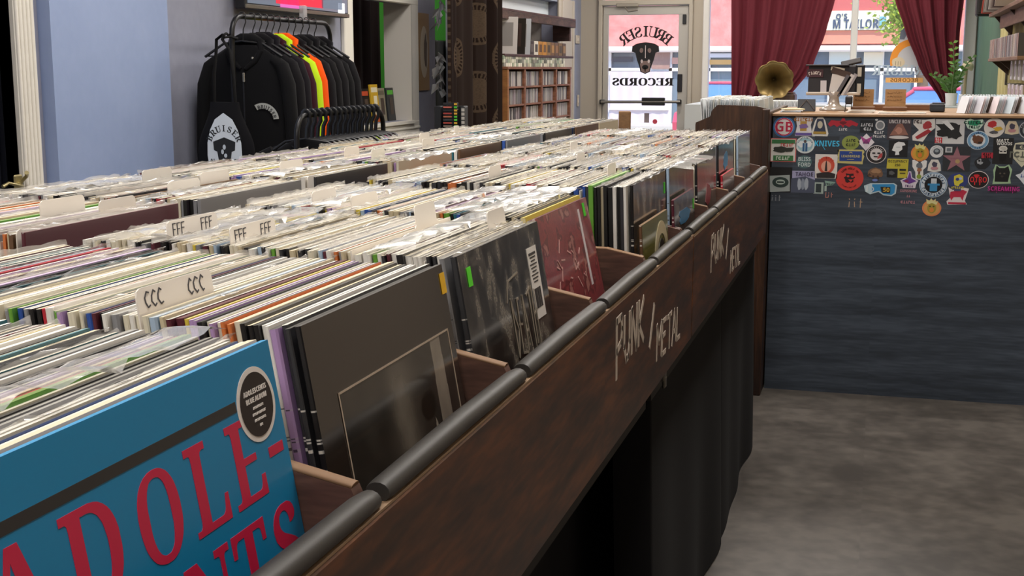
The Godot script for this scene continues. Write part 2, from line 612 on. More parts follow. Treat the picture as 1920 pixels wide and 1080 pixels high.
func door() -> void:
	var alu := mat("b9b4ab", 0.4, 0.2)
	var st := mb()
	for q in [[-3.09, -3.045, 0.0, 2.35], [-2.075, -2.03, 0.0, 2.35], [-3.09, -2.03, 1.865, 1.925], [-3.09, -2.03, 2.31, 2.36]]:
		var lift := 0.0015 if q[1] - q[0] > 0.5 else 0.0
		var c := span(Vector3(q[0] + lift, q[2], -14.34 + lift), Vector3(q[1] - lift, q[3] - lift, -14.5 + lift))
		box(st, c[0], c[1], 0.006)
	var frame := struct("door_1", st, mat("b5ab9b", 0.5))
	bx2("transom_pane", Vector3(-3.045, 1.925, -14.42), Vector3(-2.075, 2.31, -14.426), clear_film(0.03, "ffffff", 0.02), frame)
	st = mb()
	for q in [[-3.04, -2.98, 0.02, 1.86], [-2.1888, -2.08, 0.02, 1.86], [-3.04, -2.08, 1.76, 1.86], [-3.04, -2.08, 0.02, 0.22]]:
		var lift := 0.0015 if q[1] - q[0] > 0.5 else 0.0
		var c := span(Vector3(q[0] + lift, q[2] + lift, -14.38 + lift), Vector3(q[1] - lift, q[3] - lift, -14.425 + lift))
		box(st, c[0], c[1], 0.004)
	var leaf := struct("door_2", st, alu)
	bx2("pane", Vector3(-2.98, 0.22, -14.40), Vector3(-2.1888, 1.76, -14.406), clear_film(0.04, "ffe6e6", 0.02), leaf)
	# push bar with its black pad
	st = mb()
	tube(st, [Vector3(-3.0369, 0.8018, -14.3), Vector3(-2.1441, 0.808, -14.3)], 0.017, 10)
	var bar := obj("push_bar", st, mat("9a958c", 0.3, 0.8), leaf)
	bx2("push_pad", Vector3(-2.5728, 0.8525, -14.285), Vector3(-2.3123, 0.7653, -14.315), mat("151515", 0.5), bar, 0.006)
	for px in [Vector3(-3.033, 0.8008, -14.34), Vector3(-2.162, 0.8069, -14.34)]:
		bx("bracket", px, Vector3(0.05, 0.05, 0.07), mat("1b1b1b", 0.5), bar, 0.006)
	# closer
	bx2("closer", Vector3(-2.8868, 1.8888, -14.33), Vector3(-2.6352, 1.8468, -14.37), mat("a89f90", 0.4, 0.4), leaf, 0.008)
	st = mb()
	tube(st, [Vector3(-2.7818, 1.8406, -14.32), Vector3(-2.7373, 1.7921, -14.28), Vector3(-2.6338, 1.809, -14.3)], 0.009, 8)
	obj("closer_arm", st, mat("8f877a", 0.4, 0.4), leaf)
	bx2("lock_box", Vector3(-2.1896, 1.111, -14.36), Vector3(-2.1348, 0.9178, -14.38), mat("17171a", 0.5), leaf, 0.004)
	bx2("sensor", Vector3(-2.1449, 1.7597, -14.36), Vector3(-2.1042, 1.6564, -14.38), mat("202022", 0.5), leaf, 0.004)
	# lettering and dog emblem on the glass, facing the street (so mirrored from inside)
	var ink := mat("141012", 0.6)
	var out := Basis(Vector3.UP, PI)
	var arc := thing("window_decal", "black arched shop name lettering on the pink glass of the front door", "decal", Vector3(-2.5575, 1.2459, -14.397))
	arc_text("letter", "BRUISER", 0.112, 0.385, 90, 90, ink, arc, Transform3D(out, Vector3(0.0, -0.055, 0.0)), "serif")
	var rec := thing("window_decal", "black straight shop lettering under the dog head on the front door glass", "decal", Vector3(-2.5838, 1.0219, -14.397))
	for k in [-0.004, 0.004]:
		text("letters", "RECORDS", 0.08, ink, rec, Transform3D(out, Vector3(k, 0, k * 0.05)), "serif", 0.001, 1.28)
	var dog := thing("window_decal", "black and tan dog head emblem on the front door glass", "decal", Vector3(-2.5581, 1.287, -14.396))
	var t := Transform3D(Basis.IDENTITY, Vector3(0, 0, -0.001))
	var head := PackedVector2Array([Vector2(-0.10, 0.16), Vector2(0.0, 0.175), Vector2(0.10, 0.16), Vector2(0.15, 0.13), Vector2(0.155, 0.07), Vector2(0.115, 0.06), Vector2(0.095, -0.02), Vector2(0.065, -0.10), Vector2(0.055, -0.15), Vector2(0.0, -0.175), Vector2(-0.055, -0.15), Vector2(-0.065, -0.10), Vector2(-0.095, -0.02), Vector2(-0.115, 0.06), Vector2(-0.155, 0.07), Vector2(-0.15, 0.13)])
	var s2 := mb()
	plate(s2, head, 0.001, t)
	obj("head", s2, ink, dog)
	s2 = mb()
	for sx in [-1.0, 1.0]:
		plate(s2, blob(int(5 + sx), sx * 0.045, 0.085, 0.024, 0.03, 10, 0.2), 0.0006, Transform3D(Basis.IDENTITY, Vector3(0, 0, 0.0002)))
	plate(s2, PackedVector2Array([Vector2(-0.06, -0.06), Vector2(-0.02, -0.03), Vector2(0.02, -0.03), Vector2(0.06, -0.06), Vector2(0.045, -0.145), Vector2(0, -0.165), Vector2(-0.045, -0.145)]), 0.0006, Transform3D(Basis.IDENTITY, Vector3(0, 0, 0.0002)))
	obj("tan_fur", s2, mat("7d6660", 0.6), dog)
	s2 = mb()
	plate(s2, ellipse(0, -0.10, 0.036, 0.026), 0.0006, Transform3D(Basis.IDENTITY, Vector3(0, 0, 0.001)))
	plate(s2, rect2(-0.006, -0.15, 0.006, -0.10), 0.0006, Transform3D(Basis.IDENTITY, Vector3(0, 0, 0.001)))
	for sx in [-1.0, 1.0]:
		plate(s2, ellipse(sx * 0.05, 0.03, 0.018, 0.014), 0.0006, Transform3D(Basis.IDENTITY, Vector3(0, 0, 0.001)))
	obj("nose_and_eyes", s2, mat("0c0a0b", 0.4), dog)
	s2 = mb()
	for sx in [-1.0, 1.0]:
		plate(s2, ellipse(sx * 0.04, -0.035, 0.013, 0.02), 0.0006, Transform3D(Basis.IDENTITY, Vector3(0, 0, 0.001)))
	plate(s2, rect2(-0.004, 0.0, 0.004, 0.14), 0.0006, Transform3D(Basis.IDENTITY, Vector3(0, 0, 0.001)))
	obj("white_fur", s2, mat("c9b9b6", 0.6), dog)
	var a := bx2("sticker", Vector3(-2.559, 0.6779, -14.394), Vector3(-2.5029, 0.5712, -14.396), mat("a8989a", 0.6))
	tag(a, "small grey rectangular sticker low on the front door glass", "sticker")
	s2 = mb()
	plate(s2, ellipse(0, 0, 0.028, 0.028, 8), 0.002)
	var b := obj("sticker", s2, mat("d84a5c", 0.6))
	b.position = Vector3(-2.4364, 0.5838, -14.396)
	tag(b, "small red round sticker low on the front door glass", "sticker")


# ------------------------------------------------------------------ the street
func outside() -> void:
	var z := -40.0
	sbx("street", Vector3(-60, -0.9, -14.9), Vector3(60, -0.62, -60), grained("asphalt", 9, 9, "9a9894", "b0aeaa", 0.9, 0.2))
	sbx("sidewalk", Vector3(-60, -0.62, -14.56), Vector3(60, -0.05, -16.4), mat("b9b4aa", 0.9))
	sbx("kerb", Vector3(-60, -0.62, -37.6), Vector3(60, -0.5, -39.9), mat("c2bdb4", 0.9))
	var pink := grained("pink stucco", 9, 9, "d8807a", "e29890", 0.85, 0.25)
	var b := thing("building", "pink stucco shop building across the street with a tailor's sign", "building", Vector3.ZERO)
	bx2("wall", Vector3(-30, 1.7728, z), Vector3(16, 9.0, z - 4.0), pink, b)
	bx2("base", Vector3(-30, -0.6, z - 1.2), Vector3(16, 1.7728, z - 4.0), mat("6d7680", 0.7), b)
	bx2("cornice", Vector3(-10.6045, 1.8467, -39.6), Vector3(3.5945, 1.6679, -40) , mat("f0e4dc", 0.7), b, 0.05)
	var sill_y := 1.1356
	bx2("mid_rail", Vector3(-20, sill_y - 0.04, z + 0.05), Vector3(10, sill_y + 0.06, z - 0.1), mat("ece6e2", 0.6), b)
	for x in [-8.2233, -6.3113, -5.129, -1.5075, -0.86, -0.021, 0.9578]:
		bx2("mullion", Vector3(x - 0.05, -0.6, z + 0.05), Vector3(x + 0.05, 1.7728, z - 0.1), mat("ece6e2", 0.6), b)
	bx2("window", Vector3(-20, -0.6, z - 0.12), Vector3(10, 1.7728, z - 0.15), mat("6d7f8e", 0.1), b)
	bx2("window_board", Vector3(-6.8934, 1.6887, -39.9), Vector3(-6.3346, 1.1683, -40), mat("9a7a70", 0.8), b)
	# white cloth hung in the windows seen through the door
	var st := mb()
	var n := 40
	var xa := -8.2016
	var xb := -6.327
	for i in n:
		var x0 := lerpf(xa, xb, float(i) / n)
		var x1 := lerpf(xa, xb, float(i + 1) / n)
		var z0 := z + 0.12 + 0.012 * sin(i * 0.9)
		var z1 := z + 0.12 + 0.012 * sin((i + 1) * 0.9)
		face(st, [Vector3(x0, -0.6, z0), Vector3(x1, -0.6, z1), Vector3(x1, sill_y - 0.05, z1), Vector3(x0, sill_y - 0.05, z0)], Vector3(0, 0, 1), true)
	var cl := obj("white_drape", st, cloth("cfc4c8"), b)
	cl.set_meta("label", "white cloth hung inside the lower shop windows")
	bx2("window_ledge", Vector3(xa, -0.0497, z + 0.2), Vector3(xb, -0.0993, z + 0.1), mat("f2ecec", 0.7), b)
	# upper red roof, tailor's sign
	bx2("red_fascia", Vector3(-2.7981, 4.1129, -39.75), Vector3(2.0732, 2.8258, -39.95), mat("c4625e", 0.8), b)
	var s := bx2("sign_board", Vector3(-2.13, 2.8503, -39.7), Vector3(0.143, 2.2953, -39.9), mat("f3efd0", 0.6), b)
	s.set_meta("label", "cream shop sign with dark blue capitals")
	text("sign_letters", "O'S", 0.16, mat("3a4a66", 0.6), s, Transform3D(Basis.IDENTITY, Vector3(-1.2338, 2.6852, -39.68)), "sans", 0.03)
	text("sign_letters", "M TAILOR", 0.26, mat("3a4a66", 0.6), s, Transform3D(Basis.IDENTITY, Vector3(-0.8294, 2.466, -39.68)), "sans", 0.03, 0.78)
	bx2("sign_mark", Vector3(-0.1452, 2.6704, -39.6), Vector3(0.0316, 2.4126, -39.69), mat("6fb0e0", 0.6), s)
	bx2("lower_band", Vector3(-2.7359, 2.2844, -39.8), Vector3(2.1265, 1.9016, -39.98), mat("dd8a72", 0.8), b)
	for q in [[Vector3(-0.5538, 1.6507, -39.9), Vector3(-0.005, 1.2774, -40), "e8dcc0"], [Vector3(-1.5372, 1.6854, -39.9), Vector3(-0.8758, 1.278, -40), "cfd3c8"], [Vector3(-5.1161, 1.6343, -39.9), Vector3(-4.4443, 1.5052, -40), "d8dce8"], [Vector3(-5.1111, 1.4417, -39.9), Vector3(-4.4383, 1.2968, -40), "d9a860"], [Vector3(-8.1337, 1.5457, -39.9), Vector3(-7.5089, 1.3814, -40), "40444c"], [Vector3(-6.2598, 1.5086, -39.9), Vector3(-6.0398, 1.3144, -40), "c89888"]]:
		bx2("window_display", q[0], q[1], mat(q[2], 0.7), b)
	# parked cars
	car("car", "parked pink red car seen through the right show window pane", "d8506a", Vector3(1.02, -0.6, -22.5), -0.12)
	car("car", "parked red car beside the curtain in the left show window pane", "d0485c", Vector3(-3.25, -0.6, -30.0), 1.45)
	# street tree
	var tr := thing("tree", "yellow green street tree outside the show window", "tree", Vector3(0.3222, -0.6, -27))
	st = mb()
	tube(st, [Vector3(0.5, 0, 0), Vector3(0.45, 1.5, 0), Vector3(0.2, 2.6, 0.05), Vector3(-0.15, 3.4, 0)], [0.13, 0.11, 0.07, 0.03], 10)
	tube(st, [Vector3(0.3, 2.2, 0), Vector3(0.5, 3.2, 0.2), Vector3(0.6, 4.0, 0.2)], [0.06, 0.05, 0.02], 8)
	obj("trunk", st, mat("6b5a48", 0.9), tr)
	var leaf := mb()
	face(leaf, [Vector3(0, 0, 0), Vector3(0.035, 0.05, 0.01), Vector3(0, 0.12, 0), Vector3(-0.035, 0.05, 0.01)], Vector3(0, 0, 1))
	var lm := StandardMaterial3D.new()
	lm.albedo_color = Color("b9c94a")
	lm.backlight_enabled = true
	lm.backlight = Color("8a9a2a")
	lm.roughness = 0.7
	lm.vertex_color_use_as_albedo = true
	var lmesh := done(leaf)
	lmesh.surface_set_material(0, lm)
	var mm := MultiMesh.new()
	mm.transform_format = MultiMesh.TRANSFORM_3D
	mm.use_colors = true
	mm.mesh = lmesh
	mm.instance_count = 2600
	for i in 2600:
		var p := Vector3(rng.randfn(0, 0.42), rng.randfn(0, 0.55), rng.randfn(0, 0.4))
		var cc: Vector3 = [Vector3(-0.1, 3.5, 0), Vector3(0.35, 3.0, 0.1), Vector3(0.6, 4.1, 0.1), Vector3(0.0, 2.75, 0)][i % 4]
		mm.set_instance_transform(i, Transform3D(Basis.from_euler(Vector3(rng.randf() * TAU, rng.randf() * TAU, rng.randf() * TAU)), cc + p * (0.7 if i % 4 < 3 else 0.4)))
		var k := rng.randf_range(0.75, 1.15)
		mm.set_instance_color(i, Color(k, k, k * 0.9))
	var mi := MultiMeshInstance3D.new()
	mi.name = "leaves"
	mi.multimesh = mm
	mi.set_meta("kind", "stuff")
	tr.add_child(mi, true)


func car(called: String, label: String, c: String, at: Vector3, turn: float) -> void:
	var o := thing(called, label, "car", at, "")
	o.rotation.y = turn
	var paint := mat(c, 0.3, 0.0, 0.8)
	var st := mb()
	# side outline extruded across the width, cabin narrower than the body
	var bodyp := PackedVector2Array([Vector2(-2.1, 0.28), Vector2(-2.15, 0.62), Vector2(-2.0, 0.82), Vector2(-1.1, 0.95), Vector2(1.75, 0.98), Vector2(2.1, 0.85), Vector2(2.15, 0.4), Vector2(2.05, 0.28)])
	plate(st, bodyp, 1.7, Transform3D(Basis.IDENTITY, Vector3(0, 0, -0.85)))
	obj("body", st, paint, o)
	st = mb()
	var lo := [Vector2(-1.15, 0.94), Vector2(1.75, 0.97)]
	var hi := [Vector2(-0.45, 1.42), Vector2(1.25, 1.44)]
	for sg in [-1.0, 1.0]:
		face(st, [Vector3(lo[0].x, lo[0].y, sg * 0.8), Vector3(lo[1].x, lo[1].y, sg * 0.8), Vector3(hi[1].x, hi[1].y, sg * 0.62), Vector3(hi[0].x, hi[0].y, sg * 0.62)], Vector3(0, 0.2, sg))
	face(st, [Vector3(lo[0].x, lo[0].y, -0.8), Vector3(lo[0].x, lo[0].y, 0.8), Vector3(hi[0].x, hi[0].y, 0.62), Vector3(hi[0].x, hi[0].y, -0.62)], Vector3(-1, 1, 0))
	face(st, [Vector3(lo[1].x, lo[1].y, -0.8), Vector3(lo[1].x, lo[1].y, 0.8), Vector3(hi[1].x, hi[1].y, 0.62), Vector3(hi[1].x, hi[1].y, -0.62)], Vector3(1, 1, 0))
	obj("windows", st, mat("5f86c4", 0.08), o)
	st = mb()
	box(st, Vector3(0.4, 1.45, 0), Vector3(1.75, 0.06, 1.28), 0.02)
	for sg in [-1.0, 1.0]:
		tube(st, [Vector3(lo[0].x, lo[0].y, sg * 0.8), Vector3(hi[0].x, hi[0].y, sg * 0.63)], 0.035, 6)
		tube(st, [Vector3(lo[1].x, lo[1].y, sg * 0.8), Vector3(hi[1].x, hi[1].y, sg * 0.63)], 0.05, 6)
		tube(st, [Vector3(0.45, 0.96, sg * 0.81), Vector3(0.5, 1.44, sg * 0.63)], 0.035, 6)
	obj("roof", st, paint, o)
	for x in [-1.35, 1.35]:
		for sg in [-1.0, 1.0]:
			st = mb()
			tube(st, [Vector3(x, 0.31, sg * 0.68), Vector3(x, 0.31, sg * 0.88)], 0.31, 20)
			obj("wheel", st, mat("1b1b1c", 0.8), o)


# ------------------------------------------------------------------ record bins
const DIV0 := -0.80
const PITCH := 0.3815
const BOARD_X := -0.318
const BIN_Y := 0.675


func div_z(k: int) -> float:
	return DIV0 - PITCH * k if k < 8 else -3.93


func bins() -> void:
	var wood := grained("stained dark brown wood", 2.0, 16.0, "2e190e", "70401f", 0.4, 1.3, 0.5, 640)
	var wood2 := grained("stained brown plywood", 2.2, 20.0, "45302a", "7a584a", 0.5, 1.7, 0.5)
	var edge := mat("8b6a4c", 0.6)
	var foam := mat("35322f", 0.5)
	var units := [[[-1, 3], -0.03, -2.322, "near record bin of dark stained wood with foam lips beside the aisle"], [[4, 8], -2.330, -3.93, "far record bin of dark stained wood at the counter end of the aisle"]]
	for u in units:
		var o := thing("record_bin", u[3], "record bin", Vector3.ZERO, "")
		var z0: float = u[1]
		var z1: float = u[2]
		bx2("front_board", Vector3(BOARD_X - 0.018, 0.677, z0), Vector3(BOARD_X, 0.868, z1), wood, o, 0.0025)
		bx2("board_edge", Vector3(BOARD_X - 0.016, 0.8675, z0), Vector3(BOARD_X - 0.0012, 0.8695, z1), mat("a08468", 0.7), o)
		bx2("bottom_board", Vector3(-0.835, 0.66, z0), Vector3(BOARD_X - 0.018, BIN_Y - 0.001, z1), wood2, o)
		bx2("back_board", Vector3(-0.85, 0.66, z0), Vector3(-0.835, 0.95, z1), wood2, o)
		for e in [z0, z1]:
			var st := mb()
			var sg := 1.0 if e == z0 else -1.0
			plate(st, PackedVector2Array([Vector2(-0.835, BIN_Y), Vector2(-0.339, BIN_Y), Vector2(-0.339, 0.872), Vector2(-0.343, 0.881), Vector2(-0.40, 0.893), Vector2(-0.832, 0.90)]), 0.0075, Transform3D(Basis.IDENTITY, Vector3(0, 0, e if e == z1 else e - 0.0075)))
			obj("end_panel", st, wood2, o)
		for k in range(u[0][0], u[0][1] + 1):
			var z := div_z(k)
			if absf(z - z1) > 0.02 and absf(z - z0) > 0.02:
				var st := mb()
				plate(st, PackedVector2Array([Vector2(-0.832, BIN_Y), Vector2(-0.339, BIN_Y), Vector2(-0.339, 0.872), Vector2(-0.343, 0.881), Vector2(-0.40, 0.893), Vector2(-0.832, 0.90)]), 0.015, Transform3D(Basis.IDENTITY, Vector3(0, 0, z - 0.0075)))
				var d := obj("divider", st, wood2, o)
				st = mb()
				tube(st, [Vector3(-0.343, 0.8815, z), Vector3(-0.40, 0.8935, z), Vector3(-0.80, 0.9, z)], 0.0072, 8, true, Vector2(1, 0.35))
				obj("worn_edge", st, edge, d)
		for k in range(-1, 10):
			# foam lip for the column that ends at this divider
			var a: float = maxf(z1, div_z(k)) + 0.003
			var b: float = minf(z0, div_z(k - 1)) - 0.006
			if z1 < div_z(k - 1) and z0 > div_z(k) and b - a > 0.05 and k < 9:
				var st := mb()
				var pts := []
				for p in [[b, 0.0], [lerpf(b, a, 0.02), 0.0], [lerpf(b, a, 0.5), 0.0015], [lerpf(b, a, 0.93), 0.0], [lerpf(b, a, 0.985), -0.001], [a, -0.003]]:
					pts.append(Vector3(-0.3287, 0.8755 + p[1], p[0]))
				tube(st, pts, [0.0088, 0.0098, 0.0102, 0.0098, 0.0088, 0.0055], 14, true, Vector2(1.05, 0.85))
				obj("foam_lip", st, foam, o)
		# painted lettering, brushed on the front board
		var paint := mat("c9bcae", 0.8)
		var rot := Basis(Vector3(0, 0, -1), Vector3(0, 1, 0), Vector3(1, 0, 0))
		var l := [[-1.612, 0.780, 0.060, 0.044, "PUNK", 0.62], [-1.868, 0.758, 0.056, 0.05, "/", 0.7], [-1.935, 0.722, 0.054, 0.042, "METAL", 0.48]] if z0 > -1.0 else [[-2.592, 0.772, 0.056, 0.047, "PUNK", 0.6], [-2.86, 0.752, 0.058, 0.05, "/", 0.7], [-2.955, 0.706, 0.048, 0.037, "METAL", 0.42]]
		for w in l:
			for i in w[4].length():
				var st := mb()
				var tilt := 0.0
				var at := Vector3(BOARD_X, w[1] + 0.0022 * i * (-1.0 if w[4] == "METAL" else 0.2), w[0] - w[3] * 1.22 * i)
				brush(st, w[4][i], w[2] * (1.25 if i == 0 and w[4] == "PUNK" else 1.0), w[3], 0.0115 * w[5] / 0.7, Transform3D(rot, at - Vector3(0, 0.010 if i == 0 and w[4] == "PUNK" else 0.0, 0)), 0.0012)
				obj("painted_letter", st, paint, o)
	# bins of the back row, facing the same aisle
	for u in [[-0.03, -2.12, "near bin of the back row, full of records with white tab cards"], [-2.13, -4.56, "far bin of the back row, nearest the shop door"]]:
		var o := thing("record_bin", u[2], "record bin", Vector3.ZERO, "")
		bx2("bottom_board", Vector3(-1.22, 0.66, u[0]), Vector3(-0.865, 0.682, u[1]), wood2, o)
		bx2("front_board", Vector3(-0.868, 0.66, u[0]), Vector3(-0.853, 0.92, u[1]), wood2, o)
		bx2("back_board", Vector3(-1.238, 0.66, u[0]), Vector3(-1.22, 0.975, u[1]), wood, o, 0.003)
		for e in [u[0] - 0.016, u[1]]:
			bx2("end_panel", Vector3(-1.22, 0.682, e), Vector3(-0.868, 0.94, e + 0.016), wood2, o)
	# carved end post at the far corner of the back row
	bx2("end_post", Vector3(-0.905, 0.75, -4.565), Vector3(-0.862, 1.02, -4.58), grained("light brown carved wood", 3, 9, "7d5c3c", "a57e54", 0.6, 3.0), get_node("record_bin_003"), 0.003)
	# trestle tables and their black cloths
	for u in [[-0.05, -2.0], [-2.05, -3.92]]:
		var o := thing("trestle_table", "black covered trestle table carrying the %s record bins" % ("near" if u[0] > -1.0 else "far"), "table")
		bx2("table_top", Vector3(-1.34, 0.625, u[0]), Vector3(-0.345, 0.658, u[1]), mat("1c1a1a", 0.8), o)
		for x in [-1.2, -0.62]:
			for z in [u[0] - 0.12, u[1] + 0.12]:
				bx2("leg", Vector3(x - 0.025, 0, z - 0.025), Vector3(x + 0.025, 0.625, z + 0.025), mat("201e1e", 0.8), o)
	skirt("black cloth skirt hanging in the deep shade under the near bin", -0.48, -0.05, -3.0, 0.625, "151517", 0.008, 1.2)
	skirt("black cloth skirt with soft folds under the middle of the front board", -0.350, -2.07, -3.06, 0.655, "151517", 0.005, 0.9)
	skirt("black cloth skirt under the counter end of the front board", -0.352, -3.08, -3.93, 0.655, "151517", 0.004, 1.1)
	# tin clip at the corner of the cloth
	var clip := thing("table_clip", "small dull metal clip holding the cloth under the front board", "clip", Vector3(-0.335, 0.665, -2.10))
	bx("jaw", Vector3(0, 0, 0), Vector3(0.012, 0.03, 0.025), mat("6a665e", 0.4, 0.7), clip, 0.002)
	bx("lever", Vector3(0.004, -0.018, 0), Vector3(0.006, 0.02, 0.016), mat("6a665e", 0.4, 0.7), clip, 0.002)


func skirt(label: String, x: float, z0: float, z1: float, top: float, c: String, amp: float, freq: float) -> void:
	var st := mb()
	var n := 60
	var rows := 10
	var f := func(i: int, j: int) -> Vector3:
		var u := float(i) / n
		var v := float(j) / rows
		var a := amp * (0.25 + v)
		return Vector3(x + a * sin(u * TAU * freq * (z0 - z1) * 1.3 + 0.8 * sin(v * 2.0 + u * 5.0)) + a * 0.5 * sin(u * TAU * freq * 2.7 * (z0 - z1)) + 0.01 * v, lerpf(top - 0.035 * exp(-u * 9.0), 0.004, v), lerpf(z0, z1, u))
	for i in n:
		for j in rows:
			face(st, [f.call(i, j), f.call(i + 1, j), f.call(i + 1, j + 1), f.call(i, j + 1)], Vector3(1, 0, 0), true)
	# turned back edges give the cloth its thickness at the ends
	for e in [0, n]:
		for j in rows:
			var a: Vector3 = f.call(e, j)
			var b: Vector3 = f.call(e, j + 1)
			var d := Vector3(-0.06, 0, 0.02 if e == 0 else -0.02)
			face(st, [a, b, b + d, a + d], Vector3(0, 0, 1 if e == 0 else -1), true)
	var o := obj("table_skirt", st, cloth(c))
	tag(o, label, "table skirt", "black cloths under the record bins")


# ------------------------------------------------------------------ records
# colour name, spine, upper edge, cover
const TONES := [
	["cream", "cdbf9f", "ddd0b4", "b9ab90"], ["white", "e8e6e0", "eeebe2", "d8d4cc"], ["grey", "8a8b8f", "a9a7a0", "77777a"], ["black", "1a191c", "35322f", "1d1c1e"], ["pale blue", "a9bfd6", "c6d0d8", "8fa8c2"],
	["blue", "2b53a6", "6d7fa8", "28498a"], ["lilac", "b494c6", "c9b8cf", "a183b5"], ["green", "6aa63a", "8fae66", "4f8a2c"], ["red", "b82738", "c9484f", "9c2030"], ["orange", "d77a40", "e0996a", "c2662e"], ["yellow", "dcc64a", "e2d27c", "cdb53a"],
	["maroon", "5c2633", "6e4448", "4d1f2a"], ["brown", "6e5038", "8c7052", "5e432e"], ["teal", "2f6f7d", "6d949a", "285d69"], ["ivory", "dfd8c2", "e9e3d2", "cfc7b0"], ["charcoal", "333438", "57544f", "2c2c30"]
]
const PICK := [0, 1, 2, 3, 3, 4, 14, 1, 0, 14, 15, 5, 6, 7, 8, 9, 10, 11, 12, 13, 1, 14, 3, 15, 0, 2, 3, 15, 1, 3, 14, 2, 4, 3, 15, 1, 0]
const SH := 0.3135
const SW := 0.3150
var sleeves := {}
var flaps := []
var film: StandardMaterial3D
var tone_mats := []
var individuals := 0


func sleeve_mesh(t: float, h: float) -> ArrayMesh:
	var key := "%.4f %.3f" % [t, h]
	if sleeves.has(key):
		return sleeves[key]
	var w := SW * h / SH / 2.0
	var x := t / 2.0
	var mesh := ArrayMesh.new()
	# spine (towards +z), slightly rounded; then the three other edges; then the two covers
	var st := mb()
	var r := t * 0.22
	face(st, [Vector3(-x + r, 0, w), Vector3(x - r, 0, w), Vector3(x - r, h, w), Vector3(-x + r, h, w)], Vector3(0, 0, 1))
	face(st, [Vector3(x - r, 0, w), Vector3(x, 0, w - r), Vector3(x, h, w - r), Vector3(x - r, h, w)], Vector3(1, 0, 1))
	face(st, [Vector3(-x + r, 0, w), Vector3(-x, 0, w - r), Vector3(-x, h, w - r), Vector3(-x + r, h, w)], Vector3(-1, 0, 1))
	st.generate_normals()
	mesh = st.commit(mesh)
	st = mb()
	for y in [0.0, h]:
		face(st, [Vector3(-x, y, w - r), Vector3(-x + r, y, w), Vector3(x - r, y, w), Vector3(x, y, w - r), Vector3(x, y, -w), Vector3(-x, y, -w)], Vector3(0, -1 if y == 0.0 else 1, 0))
	face(st, [Vector3(-x, 0, -w), Vector3(x, 0, -w), Vector3(x, h, -w), Vector3(-x, h, -w)], Vector3(0, 0, -1))
	st.generate_normals()
	mesh = st.commit(mesh)
	st = mb()
	for s in [-1.0, 1.0]:
		face(st, [Vector3(s * x, 0, -w), Vector3(s * x, 0, w - r), Vector3(s * x, h, w - r), Vector3(s * x, h, -w)], Vector3(s, 0, 0))
	st.generate_normals()
	mesh = st.commit(mesh)
	sleeves[key] = mesh
	return mesh


# the loose clear top of an outer sleeve: a crumpled strip that stands above the card edge and bends
func flap_mesh(seed_: int, hgt: float, bend: float) -> ArrayMesh:
	var st := mb()
	var r := FastNoiseLite.new()
	r.seed = seed_
	r.frequency = 1.0
	var n := 22
	var rows := 3 if bend < 0.012 else 6
	var w := SW / 2.0 + 0.002
	var big := bend > 0.012
	var zf := 0.35 if big else 1.0
	var f := func(i: int, j: int) -> Vector3:
		var z := lerpf(w, -w, float(i) / n)
		var v := float(j) / rows
		var top := hgt * (0.75 + 0.5 * r.get_noise_2d(z * 22.0, 3.0))
		var x := 0.0014 + bend * v * v * (1.0 + 0.4 * r.get_noise_2d(z * 9.0, 8.0)) + 0.0035 * v * r.get_noise_2d(z * 60.0 * zf, v * 1.5 + 20.0)
		var y := top * v - 0.35 * bend * v * v + 0.003 * v * r.get_noise_2d(z * 75.0 * zf, v * 2.0 + 40.0)
		return Vector3(x, y - 0.001, z)
	for i in n:
		for j in rows:
			var q := [f.call(i, j), f.call(i + 1, j), f.call(i + 1, j + 1), f.call(i, j + 1)]
			face(st, q, Vector3(1, 0.2, 0), true)
	return done(st)


func tone_mat(i: int, part: int) -> Material:
	return tone_mats[i][part]


func make_tones() -> void:
	# dashes of title print for the spines
	var im := Image.create(32, 512, false, Image.FORMAT_RGBA8)
	im.fill(Color(1, 1, 1, 0))
	var y := 30
	while y < 470:
		var l := rng.randi_range(2, 5)
		if rng.randf() < 0.7:
			im.fill_rect(Rect2i(11, y, 10, l), Color(0.92, 0.9, 0.86, 0.85))
		y += l + (rng.randi_range(1, 2) if rng.randf() < 0.85 else rng.randi_range(8, 40))
	var light := ImageTexture.create_from_image(im)
	var im2 := im.duplicate()
	for yy in 512:
		for xx in 32:
			if im.get_pixel(xx, yy).a > 0.0:
				im2.set_pixel(xx, yy, Color(0.1, 0.1, 0.12, 0.8))
	var dark := ImageTexture.create_from_image(im2)
	for t in TONES:
		var a := StandardMaterial3D.new()
		a.albedo_color = Color(t[1])
		a.roughness = 0.4
		a.detail_enabled = true
		a.detail_blend_mode = BaseMaterial3D.BLEND_MODE_MIX
		a.detail_albedo = light if Color(t[1]).get_luminance() < 0.35 else dark
		a.uv1_triplanar = true
		a.uv1_scale = Vector3(90, 3.2, 90)
		a.uv1_offset = Vector3(0.5, 0, 0.5)
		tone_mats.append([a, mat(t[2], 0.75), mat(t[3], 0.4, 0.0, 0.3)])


func ordinal(n: int) -> String:
	var s := "th"
	if n % 100 < 11 or n % 100 > 13:
		s = ["th", "st", "nd", "rd", "th", "th", "th", "th", "th", "th"][n % 10]
	return str(n) + s


func record(label: String, at: Vector3, lean: float, t: float, tone: int, edge: int, flap := -1, h := SH, group := "") -> Node3D:
	var o := thing("record", label, "record", at, group)
	o.rotation.z = lean
	var b := node("sleeve", sleeve_mesh(t, h), null, o)
	b.set_surface_override_material(0, tone_mat(tone, 0))
	b.set_surface_override_material(1, tone_mat(edge, 1))
	b.set_surface_override_material(2, tone_mat(tone, 2))
	if flap >= 0:
		var p := node("clear_outer_sleeve", flaps[flap], film, o)
		p.position = Vector3(0, h, 0)
	individuals += 1
	return o


